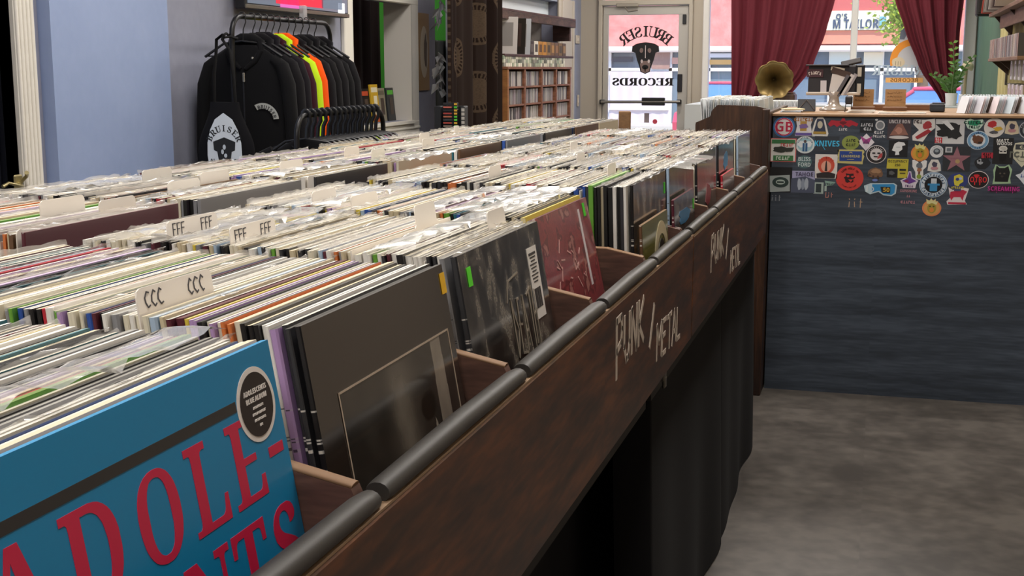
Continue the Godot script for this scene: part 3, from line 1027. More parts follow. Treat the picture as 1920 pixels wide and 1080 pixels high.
# everything past the largest three hundred goes into two joined meshes
var heap_v := PackedVector3Array()
var heap_n := PackedVector3Array()
var heap_c := PackedColorArray()
var heap_i := PackedInt32Array()
var heap_flaps: SurfaceTool


func heap_record(at: Vector3, lean: float, t: float, tone: int, edge: int, flap: int, h := SH) -> void:
	var xf := Transform3D(Basis(Vector3(0, 0, 1), lean), at)
	var w := SW * h / SH / 2.0
	var x := t / 2.0
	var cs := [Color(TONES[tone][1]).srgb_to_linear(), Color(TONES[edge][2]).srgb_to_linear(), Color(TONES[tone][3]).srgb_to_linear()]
	var quads := [[Vector3(-x, 0, w), Vector3(x, 0, w), Vector3(x, h, w), Vector3(-x, h, w), Vector3(0, 0, 1), 0], [Vector3(-x, h, w), Vector3(x, h, w), Vector3(x, h, -w), Vector3(-x, h, -w), Vector3(0, 1, 0), 1],
		[Vector3(x, 0, w), Vector3(x, 0, -w), Vector3(x, h, -w), Vector3(x, h, w), Vector3(1, 0, 0), 2], [Vector3(-x, 0, -w), Vector3(-x, 0, w), Vector3(-x, h, w), Vector3(-x, h, -w), Vector3(-1, 0, 0), 2], [Vector3(x, 0, -w), Vector3(-x, 0, -w), Vector3(-x, h, -w), Vector3(x, h, -w), Vector3(0, 0, -1), 1]]
	for q in quads:
		var b := heap_v.size()
		for k in 4:
			heap_v.append(xf * q[k])
			heap_n.append(xf.basis * q[4])
			heap_c.append(cs[q[5]])
		for k in [0, 2, 1, 0, 3, 2]:
			heap_i.append(b + k)
	if flap >= 0:
		heap_flaps.append_from(flaps[flap], 0, xf * Transform3D(Basis.IDENTITY, Vector3(0, h, 0)))


func tab_card(label: String, x: float, base: float, top: float, zc: float, z0: float, z1: float, lean: float, words := "") -> void:
	var hgt := (top - base) / cos(lean)
	var body := hgt - 0.026
	var w := SW / 2.0 + 0.001
	var a := zc - z0
	var b := zc - z1
	var p := PackedVector2Array([Vector2(-w, 0), Vector2(w, 0), Vector2(w, body)])
	if b < w - 0.012:
		p.append_array([Vector2(b + 0.004, body), Vector2(b, body + 0.004)])
	for q in [[b, -0.006, -0.0], [b, -0.002, -0.0018], [b, 0.0, -0.006]]:
		p.append(Vector2(minf(q[0], w) + q[2], hgt + q[1]))
	for q in [[a, 0.0, 0.006], [a, -0.002, 0.0018], [a, -0.006, 0.0]]:
		p.append(Vector2(maxf(q[0], -w) + q[2], hgt + q[1]))
	if a > -w + 0.012:
		p.append_array([Vector2(a, body + 0.004), Vector2(a - 0.004, body), Vector2(-w, body)])
	var st := mb()
	var turn := Basis(Vector3(0, 0, -1), Vector3(0, 1, 0), Vector3(1, 0, 0))
	plate(st, p, 0.0013, Transform3D(turn, Vector3.ZERO))
	var o := obj("divider_card", st, mat("e9e2d8", 0.55))
	o.transform = Transform3D(Basis(Vector3(0, 0, 1), lean), Vector3(x, base, zc))
	tag(o, label, "divider card", "white tab cards between the records")
	if label.contains("price sticker"):
		bx2("price_sticker", Vector3(0.0013, hgt - 0.024, -b + 0.006), Vector3(0.0018, hgt - 0.012, -b + 0.014), mat("4fd028", 0.5), o)
	if words != "":
		for f in [0.10, 0.66]:
			st = mb()
			brush(st, words, 0.0125, 0.0072, 0.0011, Transform3D(turn, Vector3(0.0013, hgt - 0.0165, -lerpf(a, b, f))), 0.0006)
			obj("handwriting", st, mat("4c4a4c", 0.8), o)


func lay(col: int, zc: float, xf: float, xb: float, base: float, l0: float, l1: float, density: float, cards: Array, singles: int, cover := "", film_share := 0.5) -> void:
	var x := xf
	var n := 0
	var runs := 0
	var tone := 0
	while x > xb:
		var k := (xf - x) / (xf - xb)
		var lean := lerpf(l0, l1, k)
		var hit := false
		for c in cards:
			if not c.has("done") and absf(c.z - zc) < 0.17 and x - (SH * sin(lean)) < c.x:
				c.done = true
				tab_card(c.label, x - 0.003, base, c.top, zc, c.z0, c.z1, lean, c.get("words", ""))
				x -= 0.0055
				hit = true
		if hit:
			continue
		if runs <= 0:
			tone = PICK[rng.randi() % PICK.size()]
			runs = 1 if rng.randf() < 0.8 else 2
		runs -= 1
		var t: float = [0.0034, 0.0042, 0.0052, 0.0042, 0.0070][rng.randi() % 5]
		var edge: int = tone if rng.randf() < 0.38 else [0, 1, 14, 1, 0, 2, 14, 15][rng.randi() % 8]
		var fl := -1
		if rng.randf() < film_share:
			fl = rng.randi() % 7
			if rng.randf() < (0.10 if col < 4 else 0.03):
				fl = 7 + rng.randi() % 2
		var at := Vector3(x - t / 2.0 / cos(lean), base, zc + rng.randf_range(-0.005, 0.005))
		n += 1
		if n <= singles and individuals < 297:
			var cn: String = TONES[tone][0]
			record("%s-spined record%s, %s behind %s" % [cn, " in a clear outer sleeve" if fl >= 0 else "", ordinal(n), cover], at, lean, t, tone, edge, fl, SH - 0.003 * rng.randf(), "records filed in the front bins")
		else:
			heap_record(at, lean, t, tone, edge, fl, SH - 0.004 * rng.randf())
		x -= (t + density * rng.randf_range(0.6, 1.5)) / cos(lean)


func on_cover(t: float, u: float, v: float, h := SH, up := 0.0004) -> Transform3D:
	return Transform3D(Basis(Vector3(0, 0, -1), Vector3(0, 1, 0), Vector3(1, 0, 0)), Vector3(t / 2.0 + up, h - v, SW * h / SH / 2.0 - u))


func cover_quad(called: String, o: Node3D, t: float, u0: float, v0: float, u1: float, v1: float, m: Material, h := SH, up := 0.0003) -> MeshInstance3D:
	var st := mb()
	var w := SW * h / SH / 2.0
	st.set_smooth_group(ROUGH_FLAT)
	var x := t / 2.0 + up
	var ps := [Vector3(x, h - v0, w - u0), Vector3(x, h - v0, w - u1), Vector3(x, h - v1, w - u1), Vector3(x, h - v1, w - u0)]
	var uv := [Vector2(0, 0), Vector2(1, 0), Vector2(1, 1), Vector2(0, 1)]
	for k in [0, 1, 2, 0, 2, 3]:
		st.set_uv(uv[k])
		st.add_vertex(ps[k])
	return obj(called, st, m, o)


# printed cover pictures: plain made-up abstracts in the photograph's colours
func abstract_pic(w: int, seed_: int, cols: Array, fx: float, fy: float, cuts: Array, speck := 0.0) -> Image:
	var im := Image.create(w, w, false, Image.FORMAT_RGB8)
	var n := FastNoiseLite.new()
	n.seed = seed_
	n.frequency = 1.0
	n.fractal_octaves = 4
	for y in w:
		for x in w:
			var u := float(x) / w
			var v := float(y) / w
			var k := clampf(0.5 + 0.75 * n.get_noise_2d(u * fx, v * fy), 0.0, 1.0)
			var i := 0
			while i < cuts.size() and k > cuts[i]:
				i += 1
			var c := Color(cols[i])
			if speck > 0.0:
				c = c * (1.0 + speck * n.get_noise_2d(u * 90.0, v * 90.0))
			im.set_pixel(x, y, c)
	return im


func records() -> void:
	film = clear_film(0.30, "f1efea", 0.17)
	make_tones()
	for i in 7:
		flaps.append(flap_mesh(100 + i, rng.randf_range(0.005, 0.012), rng.randf_range(-0.003, 0.006)))
	flaps.append(flap_mesh(201, 0.024, 0.046))
	flaps.append(flap_mesh(202, 0.019, 0.032))
	heap_flaps = mb()
	var L := deg_to_rad(9.8)
	var turn := Basis(Vector3(0, 0, -1), Vector3(0, 1, 0), Vector3(1, 0, 0))
	# --- the front cover of each column
	var o := record("record with a bright blue cover and big red lettering, front of the nearest bin", Vector3(-0.352, BIN_Y, -0.6335), L, 0.0052, 5, 5, -1, SH, "front records")
	var blue := mat("0f82b4", 0.35, 0.0, 0.25)
	for i in 2:
		o.get_node("sleeve").set_surface_override_material(i, mat("2f97cc", 0.4))
	cover_quad("front_cover", o, 0.0052, 0, 0, SW, SH, blue)
	bx2("black_stripe", Vector3(0.0029, SH - 0.0365, 0.1575), Vector3(0.0032, SH - 0.0295, -0.098), mat("262627", 0.35, 0.0, 0.5), o)
	var red := mat("cc1f48", 0.4, 0.0, 0.2)
	var rows := [["A", 0.022, 0.0725], ["D", 0.086, 0.0725], ["O", 0.150, 0.0735], ["L", 0.205, 0.0725], ["E", 0.256, 0.0725], ["S", 0.022, 0.14], ["C", 0.078, 0.14], ["E", 0.133, 0.14], ["N", 0.186, 0.14], ["T", 0.240, 0.14], ["S", 0.290, 0.141]]
	for r in rows:
		text("cover_letter", r[0], 0.053, red, o, on_cover(0.0052, r[1], r[2]), "serif", 0.0004, 0.95 if r[0] != "O" else 0.9)
	bx2("cover_hyphen", Vector3(0.0028, SH - 0.077, 0.1575 - 0.287), Vector3(0.0032, SH - 0.070, 0.1575 - 0.308), red, o)
	var st := mb()
	plate(st, ellipse(0, 0, 0.0262, 0.0255, 40), 0.0003, on_cover(0.0052, 0.2825, 0.038))
	var hype := obj("round_sticker", st, mat("e9e2dc", 0.4), o)
	hype.set_meta("label", "round black and white sticker")
	st = mb()
	plate(st, ellipse(0, 0, 0.0222, 0.0218, 40), 0.0003, on_cover(0.0052, 0.2825, 0.038, SH, 0.0008))
	obj("sticker_face", st, mat("2a2221", 0.4), hype)
	var y := 0.0285
	for w in [["ADOLESCENTS", 0.0034], ["BLUE ALBUM", 0.0034], ["~~~~~~~~~~~", 0.0017], ["~~~~~~~~~~~~~~", 0.0017], ["~~~~~~~~~~~~", 0.0017], ["~~~", 0.0017]]:
		if w[0][0] == "~":
			scribble("sticker_print", w[0].length(), w[1], mat("e9e2dc", 0.5), hype, on_cover(0.0052, 0.2825, y, SH, 0.0013))
		else:
			text("sticker_print", w[0], w[1], mat("e9e2dc", 0.5), hype, on_cover(0.0052, 0.2825, y, SH, 0.0013), "sans", 0.0003)
		y += 0.0055 if w[1] > 0.003 else 0.0042

	# dark framed cover
	o = record("record with a dark cover and a thin pale frame round a dim grey picture", Vector3(-0.350, BIN_Y, -0.9975), L, 0.0052, 3, 15, -1, SH, "front records")
	cover_quad("front_cover", o, 0.0052, 0, 0, SW, SH, mat("2e2722", 0.2, 0.0, 0.9))
	var im := Image.create(256, 256, false, Image.FORMAT_RGB8)
	for yy in 256:
		for xx in 256:
			var u := xx / 256.0
			var v := yy / 256.0
			var k := 0.13 + 0.05 * noise.get_noise_2d(u * 5.0, v * 3.0)
			k += 0.20 * exp(-pow((u - 0.46 - 0.05 * v) / 0.10, 2.0)) * smoothstep(0.0, 0.5, v + 0.25)
			if u > 0.80 - 0.02 * v and u < 0.90 + 0.03 * v and v < 0.8:
				k += 0.24
			# a pale tumbling ribbon of paint, nothing that depicts anybody
			var d := absf((u - 0.64) - 0.10 * sin(v * 7.0 - 0.9)) 
			if v > 0.30 and v < 0.78 and d < 0.045 * sin((v - 0.30) / 0.48 * PI):
				k += 0.27
			var e := Vector2((u - 0.69) / 0.07, (v - 0.24) / 0.06).length()
			if e < 1.0:
				k = 0.09
			im.set_pixel(xx, yy, Color(k * 1.5, k * 1.4, k * 1.26))
	cover_quad("cover_picture", o, 0.0052, 0.041, 0.062, 0.299, 0.285, pic(im, 0.25, 0.8), SH, 0.0006)
	var fr := mat("b7a591", 0.4)
	bx2("frame_line", Vector3(0.0033, SH - 0.0605, 0.1575 - 0.040), Vector3(0.0036, SH - 0.0622, 0.1575 - 0.300), fr, o)
	for u in [0.040, 0.2985]:
		bx2("frame_line", Vector3(0.0033, SH - 0.0605, 0.1575 - u), Vector3(0.0036, 0.02, 0.1575 - u - 0.0016), fr, o)
	price(o, 0.0052, 0.311 - 0.002, 0.018, "e8b420", "yellow price sticker")
	# scratchy grey cover in a loose clear bag
	o = record("record in a loose clear bag with a scratchy grey cover and a white barcode label", Vector3(-0.352, BIN_Y, -1.362), L, 0.0070, 15, 15, 2, SH, "front records")
	cover_quad("front_cover", o, 0.0070, 0, 0, SW, SH, pic(abstract_pic(256, 41, ["2a2827", "3c3936", "55504a", "7d766b"], 7, 4, [0.42, 0.58, 0.72], 0.4), 0.25, 0.9))
	st = mb()
	var cv := on_cover(0.0070, 0.150, 0.138, SH, 0.0007)
	brush(st, "DEATH", 0.066, 0.0165, 0.0028, cv, 0.004)
	for q in [[-0.012, 0.066, 0.004, 0.088], [0.004, 0.088, 0.045, 0.092], [0.02, -0.01, 0.05, -0.035], [0.06, 0.0, 0.03, -0.03]]:
		line(st, Vector2(q[0], q[1]), Vector2(q[2], q[3]), 0.002, 0.0004, cv)
	obj("scratched_lettering", st, mat("8d8272", 0.5), o)
	bx2("barcode_label", Vector3(0.0040, SH - 0.026, 0.1575 - 0.246), Vector3(0.0044, SH - 0.112, 0.1575 - 0.288), mat("e4dfd8", 0.4), o)
	st = mb()
	for i in 9:
		var yy: float = SH - 0.034 - i * 0.0042
		box(st, Vector3(0.0046, yy, 0.1575 - 0.266), Vector3(0.0003, 0.0016 if i else 0.003, 0.030 - 0.006 * ((i * 7) % 3)))
	var bar_z := 0.1575 - 0.253
	while bar_z > 0.1575 - 0.281:
		var bw := rng.randf_range(0.0006, 0.0018)
		box(st, Vector3(0.0046, SH - 0.0875, bar_z), Vector3(0.0003, 0.024, bw))
		bar_z -= bw + rng.randf_range(0.0007, 0.0016)
	obj("label_print", st, mat("3c3838", 0.6), o)
	price(o, 0.0070, 0.028, 0.025, "5be02c", "green price sticker")
	# maroon cover, with a yellow record right behind it
	o = record("record with a maroon cover of pale scribbles beside the plum wood divider", Vector3(-0.361, BIN_Y - 0.004, -1.735), deg_to_rad(12.2), 0.0060, 11, 11, -1, SH, "front records")
	cover_quad("front_cover", o, 0.0060, 0, 0, SW, SH, pic(abstract_pic(192, 63, ["8a3a40", "983f44", "6e2c33", "b3766f"], 5, 6, [0.45, 0.62, 0.76], 0.2), 0.3, 0.8))
	st = mb()
	for i in 26:
		var p := Vector2(rng.randf_range(0.05, 0.24), rng.randf_range(-0.20, -0.05))
		var d := Vector2.from_angle(rng.randf() * TAU) * rng.randf_range(0.006, 0.022)
		line(st, p, p + d, 0.0022, 0.0004, on_cover(0.0060, 0, 0, SH, 0.0006))
	obj("pale_scribbles", st, mat("c99a94", 0.5), o)
	bx2("white_strip", Vector3(0.0033, SH - 0.012, 0.1575 - 0.246), Vector3(0.0038, SH - 0.125, 0.1575 - 0.256), mat("d9d0d2", 0.3), o)
	price(o, 0.0060, 0.286, 0.016, "49cc2a", "green price sticker")
	o = record("record with a yellow spine leaning behind the maroon cover", Vector3(-0.3695, BIN_Y, -1.728), deg_to_rad(12.0), 0.0052, 10, 10, -1, SH, "front records")
	o = record("record with a black spine and pale title behind the yellow one", Vector3(-0.3762, BIN_Y, -1.73), deg_to_rad(11.8), 0.0052, 3, 3, -1, SH, "front records")
	# columns further along
	var far := [
		["record with a busy grey and orange cover behind the olive one", -0.362, -2.15, 2.0, SH, ["4a4540", "6d655c", "8d6a42", "a39a8e"], 21, 3, "49cc2a"],
		["smaller record with an olive cover and a cream arch leaning at the front", -0.3445, -2.122, 3.2, 0.250, ["7d7a35", "8a873c", "6c6a2e", "908d48"], 22, 12, ""],
		["record with a grey green hazy cover and a pale blue spine", -0.362, -2.51, 2.0, SH, ["5c625c", "6e746c", "7d8466", "8b9080"], 23, 4, ""],
		["small record with a dusky purple cover and a blue patch at its middle", -0.3445, -2.455, 3.2, 0.258, ["5b4f55", "6b5c5a", "7d6d58", "8f8478"], 24, 11, "49cc2a"],
		["record with a grey cover and a faded red mark near its foot", -0.362, -2.885, 2.0, SH, ["575d5b", "6a7470", "7f8985", "6f5a58"], 25, 3, ""],
		["record with a nearly black cover and a light blue patch", -0.362, -3.26, 2.0, SH, ["2e2b2c", "3f3a3a", "4b4444", "8a4a4c"], 26, 3, ""],
		["small single with a red spine leaning at the front of its bin", -0.3445, -3.21, 3.6, 0.243, ["8f7d7c", "a28f8c", "7a5f60", "b7a7a4"], 27, 8, ""],
		["record with a pale grey cover in the last bin before the end panel", -0.362, -3.70, 2.0, SH, ["8b979b", "a3adb0", "77838a", "b9bfbf"], 28, 4, ""]
	]
	for f in far:
		var h: float = f[4]
		o = record(f[0], Vector3(f[1], BIN_Y, f[2]), deg_to_rad(f[3]), 0.0052, f[7], f[7], 3 if h == SH else -1, h, "front records")
		var w: float = SW * h / SH
		cover_quad("front_cover", o, 0.0052, 0, 0, w, h, pic(abstract_pic(96, f[6], f[5], 6, 5, [0.42, 0.56, 0.68], 0.2), 0.25, 0.8), h)
		if f[8] != "":
			price(o, 0.0052, w - 0.014, 0.03, f[8], "green price sticker", h)
		if f[6] == 22:
			st = mb()
			plate(st, arc_band(0.178, -0.082, 0.048, 0.070, -5, 185, 20), 0.0004, on_cover(0.0052, 0, 0, h, 0.0006))
			plate(st, rect2(0.1085, -0.24, 0.1295, -0.080), 0.0004, on_cover(0.0052, 0, 0, h, 0.0006))
			plate(st, rect2(0.2265, -0.24, 0.2475, -0.080), 0.0004, on_cover(0.0052, 0, 0, h, 0.0006))
			obj("cream_arch", st, mat("cbbd96", 0.4), o)
			st = mb()
			plate(st, ellipse(0.178, -0.086, 0.038, 0.044), 0.0004, on_cover(0.0052, 0, 0, h, 0.0006))
			plate(st, rect2(0.140, -0.24, 0.216, -0.086), 0.0004, on_cover(0.0052, 0, 0, h, 0.0007))
			obj("arch_opening", st, mat("332b22", 0.4), o)
		if f[6] == 24:
			st = mb()
			plate(st, blob(7, 0.13, -0.04, 0.09, 0.018, 16, 0.4), 0.0004, on_cover(0.0052, 0, 0, h, 0.0006))
			obj("blue_patch", st, mat("3f7fae", 0.4), o)
		if f[6] == 26:
			st = mb()
			plate(st, blob(8, 0.14, -0.045, 0.06, 0.026, 16, 0.4), 0.0004, on_cover(0.0052, 0, 0, h, 0.0006))
			obj("blue_patch", st, mat("56a6dc", 0.4), o)
		if f[6] == 25 or f[6] == 26:
			st = mb()
			plate(st, blob(9, 0.18, -0.10, 0.06, 0.03, 16, 0.4), 0.0004, on_cover(0.0052, 0, 0, h, 0.0006))
			obj("red_mark", st, mat("a04a52", 0.4), o)

	# --- tab cards: x, z span and height of each tab
	var front := []
	for c in [
		[-0.53, -0.838, -0.953, 1.005, "CCC", "white tab card lettered CCC in the second bin column"], [-0.735, -1.225, -1.335, 1.006, "FFF", "white tab card lettered FFF, the clearer and further left of two"],
		[-0.65, -1.212, -1.318, 1.004, "FFF", "cream tab card with faint FFF partly under crinkled plastic"], [-0.737, -1.60, -1.68, 1.004, "", "blank white tab card third column, with a plastic fold over its right corner"],
		[-0.67, -1.585, -1.68, 1.001, "", "white tab card tangled in clear plastic in the maroon cover's column"], [-0.506, -1.40, -1.47, 1.012, "", "cream tab card at the far right of the scratchy cover's column"],
		[-0.432, -1.43, -1.50, 1.004, "", "cream tab card just behind the scratchy cover's clear bag"], [-0.45, -2.2, -2.27, 1.005, "", "small cream tab card behind the busy grey and orange cover"],
		[-0.56, -2.45, -2.52, 1.006, "", "small cream tab card behind the grey green cover"], [-0.62, -2.05, -2.12, 1.008, "", "cream tab card mid-way back in the olive cover's column"],
		[-0.66, -2.80, -2.87, 1.008, "", "tiny cream tab card in the red-mark cover's column"], [-0.60, -0.50, -0.60, 1.006, "", "white tab card far back behind the blue cover"]]:
		front.append({"x": c[0], "z0": c[1], "z1": c[2], "z": (c[1] + c[2]) / 2.0, "top": c[3], "words": c[4], "label": c[5]})
	var back := []
	for c in [
		[-0.872, -1.10, -1.215, 1.000, "white tab card with a long tab at the left edge of the back row"], [-0.947, -1.296, -1.385, 1.016, "white tab card before the fluted door casing"], [-0.90, -1.35, -1.43, 1.012, "white tab card in front of the pale blue pier, left of a cream one"],
		[-0.97, -1.62, -1.71, 1.010, "cream tab card in front of the middle of the pale blue pier"], [-1.08, -1.735, -1.82, 1.016, "white tab card standing highest against the pale blue pier"], [-0.985, -1.74, -1.83, 1.014, "pinkish tab card below the black hoodies"],
		[-0.97, -1.99, -2.08, 1.014, "small cream tab card below the white oval print"], [-0.884, -1.885, -1.985, 0.998, "wide white card at the front of the back row, left half of a pair"], [-0.875, -1.97, -2.05, 0.996, "wide white card with a green price sticker at the front of the back row"],
		[-1.02, -2.375, -2.45, 1.014, "small white tab card under the low shirt rack"], [-0.95, -2.34, -2.41, 1.014, "white tab card below the neon shirts, left of a taller one"], [-1.05, -2.9, -3.0, 1.018, "white tab card under the pass-through window"], [-1.10, -3.3, -3.4, 1.018, "cream tab card below the patterned curtain"], [-0.98, -2.72, -2.80, 1.014, "cream tab card right of the low shirt rack"], [-1.0, -3.7, -3.8, 1.016, "tiny white tab card in front of the wooden cubby"]]:
		back.append({"x": c[0], "z0": c[1], "z1": c[2], "z": (c[1] + c[2]) / 2.0, "top": c[3], "label": c[4]})
	# --- the stacks behind the front covers
	var zc := func(k: int) -> float: return (div_z(k - 1) + div_z(k)) / 2.0 - 0.004
	lay(0, -0.6335, -0.358, -0.80, BIN_Y, L, deg_to_rad(3), 0.0010, front, 62, "the blue lettered cover", 0.12)
	lay(1, -0.9975, -0.356, -0.81, BIN_Y, L, deg_to_rad(3), 0.0010, front, 92, "the dark framed cover", 0.22)
	lay(2, -1.362, -0.361, -0.81, BIN_Y, L, deg_to_rad(3), 0.0010, front, 82, "the scratchy grey cover", 0.5)
	lay(3, -1.735, -0.389, -0.81, BIN_Y, deg_to_rad(10.8), deg_to_rad(3), 0.0010, front, 60, "the maroon cover", 0.55)
	for k in range(4, 9):
		var c: float = zc.call(k)
		if k == 8:
			c = -3.70
		lay(k, c, -0.3685, -0.81, BIN_Y, deg_to_rad(1.9), deg_to_rad(1.5), 0.0011, front, 0, "", 0.8)
	lay(-1, zc.call(-1) if false else -0.23, -0.40, -0.81, BIN_Y, L, deg_to_rad(3), 0.002, [], 0)
	# --- back row
	var fronts_back := [["dark olive record at the front of the back row, left edge of the picture", 12], ["maroon record fronting the back row, under the two white cards by the fluted casing", 11], ["grey record fronting the back row, between the maroon and the charcoal ones", 2], ["charcoal record fronting the back row, before the hoodies", 15], ["pale ivory record fronting the back row, below the low shirt rack", 14], ["brown record fronting the back row, far half, left of a grey one", 12], ["grey record fronting the back row, third from the end post", 2], ["dark record fronting the back row, second from the end post", 3], ["dark brown record fronting the back row beside the end post", 12]]
	var z := -0.95
	for k in 10:
		var c := z - 0.372 * k
		if k < fronts_back.size() and fronts_back[k][0] != "":
			record(fronts_back[k][0], Vector3(-0.874, 0.6835, c), deg_to_rad(0.6), 0.0052, fronts_back[k][1], fronts_back[k][1], 2, SH, "front records")
		lay(20 + k, c, -0.878, -1.195, 0.6835, deg_to_rad(0.8), deg_to_rad(2.0), 0.0012, back, 0, "", 0.35)
	# --- the joined rest
	var arr := []
	arr.resize(Mesh.ARRAY_MAX)
	arr[Mesh.ARRAY_VERTEX] = heap_v
	arr[Mesh.ARRAY_NORMAL] = heap_n
	arr[Mesh.ARRAY_COLOR] = heap_c
	arr[Mesh.ARRAY_INDEX] = heap_i
	var mesh := ArrayMesh.new()
	mesh.add_surface_from_arrays(Mesh.PRIMITIVE_TRIANGLES, arr)
	var vm := StandardMaterial3D.new()
	vm.vertex_color_use_as_albedo = true
	vm.roughness = 0.55
	var rest := node("record_stacks", mesh, vm)
	tag(rest, "tightly packed records filling the far bin columns and the whole back row", "records", "", "stuff")
	var fl := node("clear_outer_sleeves", heap_flaps.commit(), film, rest)
	fl.set_meta("kind", "stuff")
	print("record objects ", individuals, " heap ", heap_v.size() / 20)


func price(o: Node3D, t: float, u: float, v: float, c: String, label: String, h := SH) -> void:
	var w := SW * h / SH / 2.0
	var s := bx2("price_sticker", Vector3(t / 2.0 + 0.0006, h - v - 0.010, w - u + 0.0065), Vector3(t / 2.0 + 0.0011, h - v + 0.010, w - u - 0.0065), mat(c, 0.5), o)
	s.set_meta("label", label)


# ------------------------------------------------------------------ counter
const CZ := -4.707


# a die-cut sticker on the counter front: ops are "shape colour numbers" in units of half its width and height
func sticker(cx: float, cy: float, w: float, h: float, label: String, ops: String) -> void:
	var o := thing("sticker", label, "sticker", Vector3(cx, cy, CZ), "")
	var sx := w / 2.0
	var sy := h / 2.0
	var layer := 0
	for op in ops.split("|"):
		var a: PackedStringArray = op.strip_edges().split(" ")
		var m := mat(a[1], 0.45)
		var z := 0.0004 + layer * 0.0005
		layer += 1
		var t := Transform3D(Basis.IDENTITY, Vector3(0, 0, z))
		if a[0] == "t" or a[0] == "T":
			var fs := float(a[5]) * sy
			if a[2].begins_with("~"):
				scribble("print", a[2].length(), fs, m, o, Transform3D(Basis.IDENTITY, Vector3(float(a[3]) * sx, float(a[4]) * sy, z + 0.0002)), layer)
				continue
			text("print", a[2].replace("_", " "), fs, m, o, Transform3D(Basis.IDENTITY, Vector3(float(a[3]) * sx, float(a[4]) * sy, z + 0.0002)), "serif" if a[0] == "T" else "sans", 0.0004, float(a[6]) if a.size() > 6 else 1.0)
			continue
		if a[0] == "a" or a[0] == "v":
			arc_text("print", a[2].replace("_", " "), float(a[3]) * sy, float(a[4]) * sy, 90.0 if a[0] == "a" else -90.0, float(a[5]), m, o, Transform3D(Basis.IDENTITY, Vector3(0, 0, z + 0.0002)), "sans", a[0] == "v")
			continue
		var st := mb()
		var p := PackedVector2Array()
		var f := []
		for i in range(2, a.size()):
			f.append(float(a[i]))
		match a[0]:
			"c":
				p = ellipse(f[0] * sx, f[1] * sy, f[2] * sx, f[3] * sy, 28)
			"r":
				p = rect2(f[0] * sx, f[1] * sy, f[2] * sx, f[3] * sy)
			"b":
				p = blob(int(f[0]), f[1] * sx, f[2] * sy, f[3] * sx, f[4] * sy, 16, f[5] if f.size() > 5 else 0.35)
			"p":
				for i in range(0, f.size(), 2):
					p.append(Vector2(f[i] * sx, f[i + 1] * sy))
			"s":
				for i in 10:
					var r: float = (1.0 if i % 2 == 0 else 0.40) * f[2]
					p.append(Vector2((f[0] + r * sin(TAU * i / 10.0)) * sx, (f[1] + r * cos(TAU * i / 10.0)) * sy))
			"n":
				p = arc_band(f[0] * sx, f[1] * sy, f[2] * sy, f[3] * sy, f[4], f[5])
			"d":
				p = PackedVector2Array([Vector2(f[0] * sx, (f[1] + f[3]) * sy), Vector2((f[0] + f[2]) * sx, f[1] * sy), Vector2(f[0] * sx, (f[1] - f[3]) * sy), Vector2((f[0] - f[2]) * sx, f[1] * sy)])
		plate(st, p, 0.0004, t)
		obj("backing" if layer == 1 else "print", st, m, o)


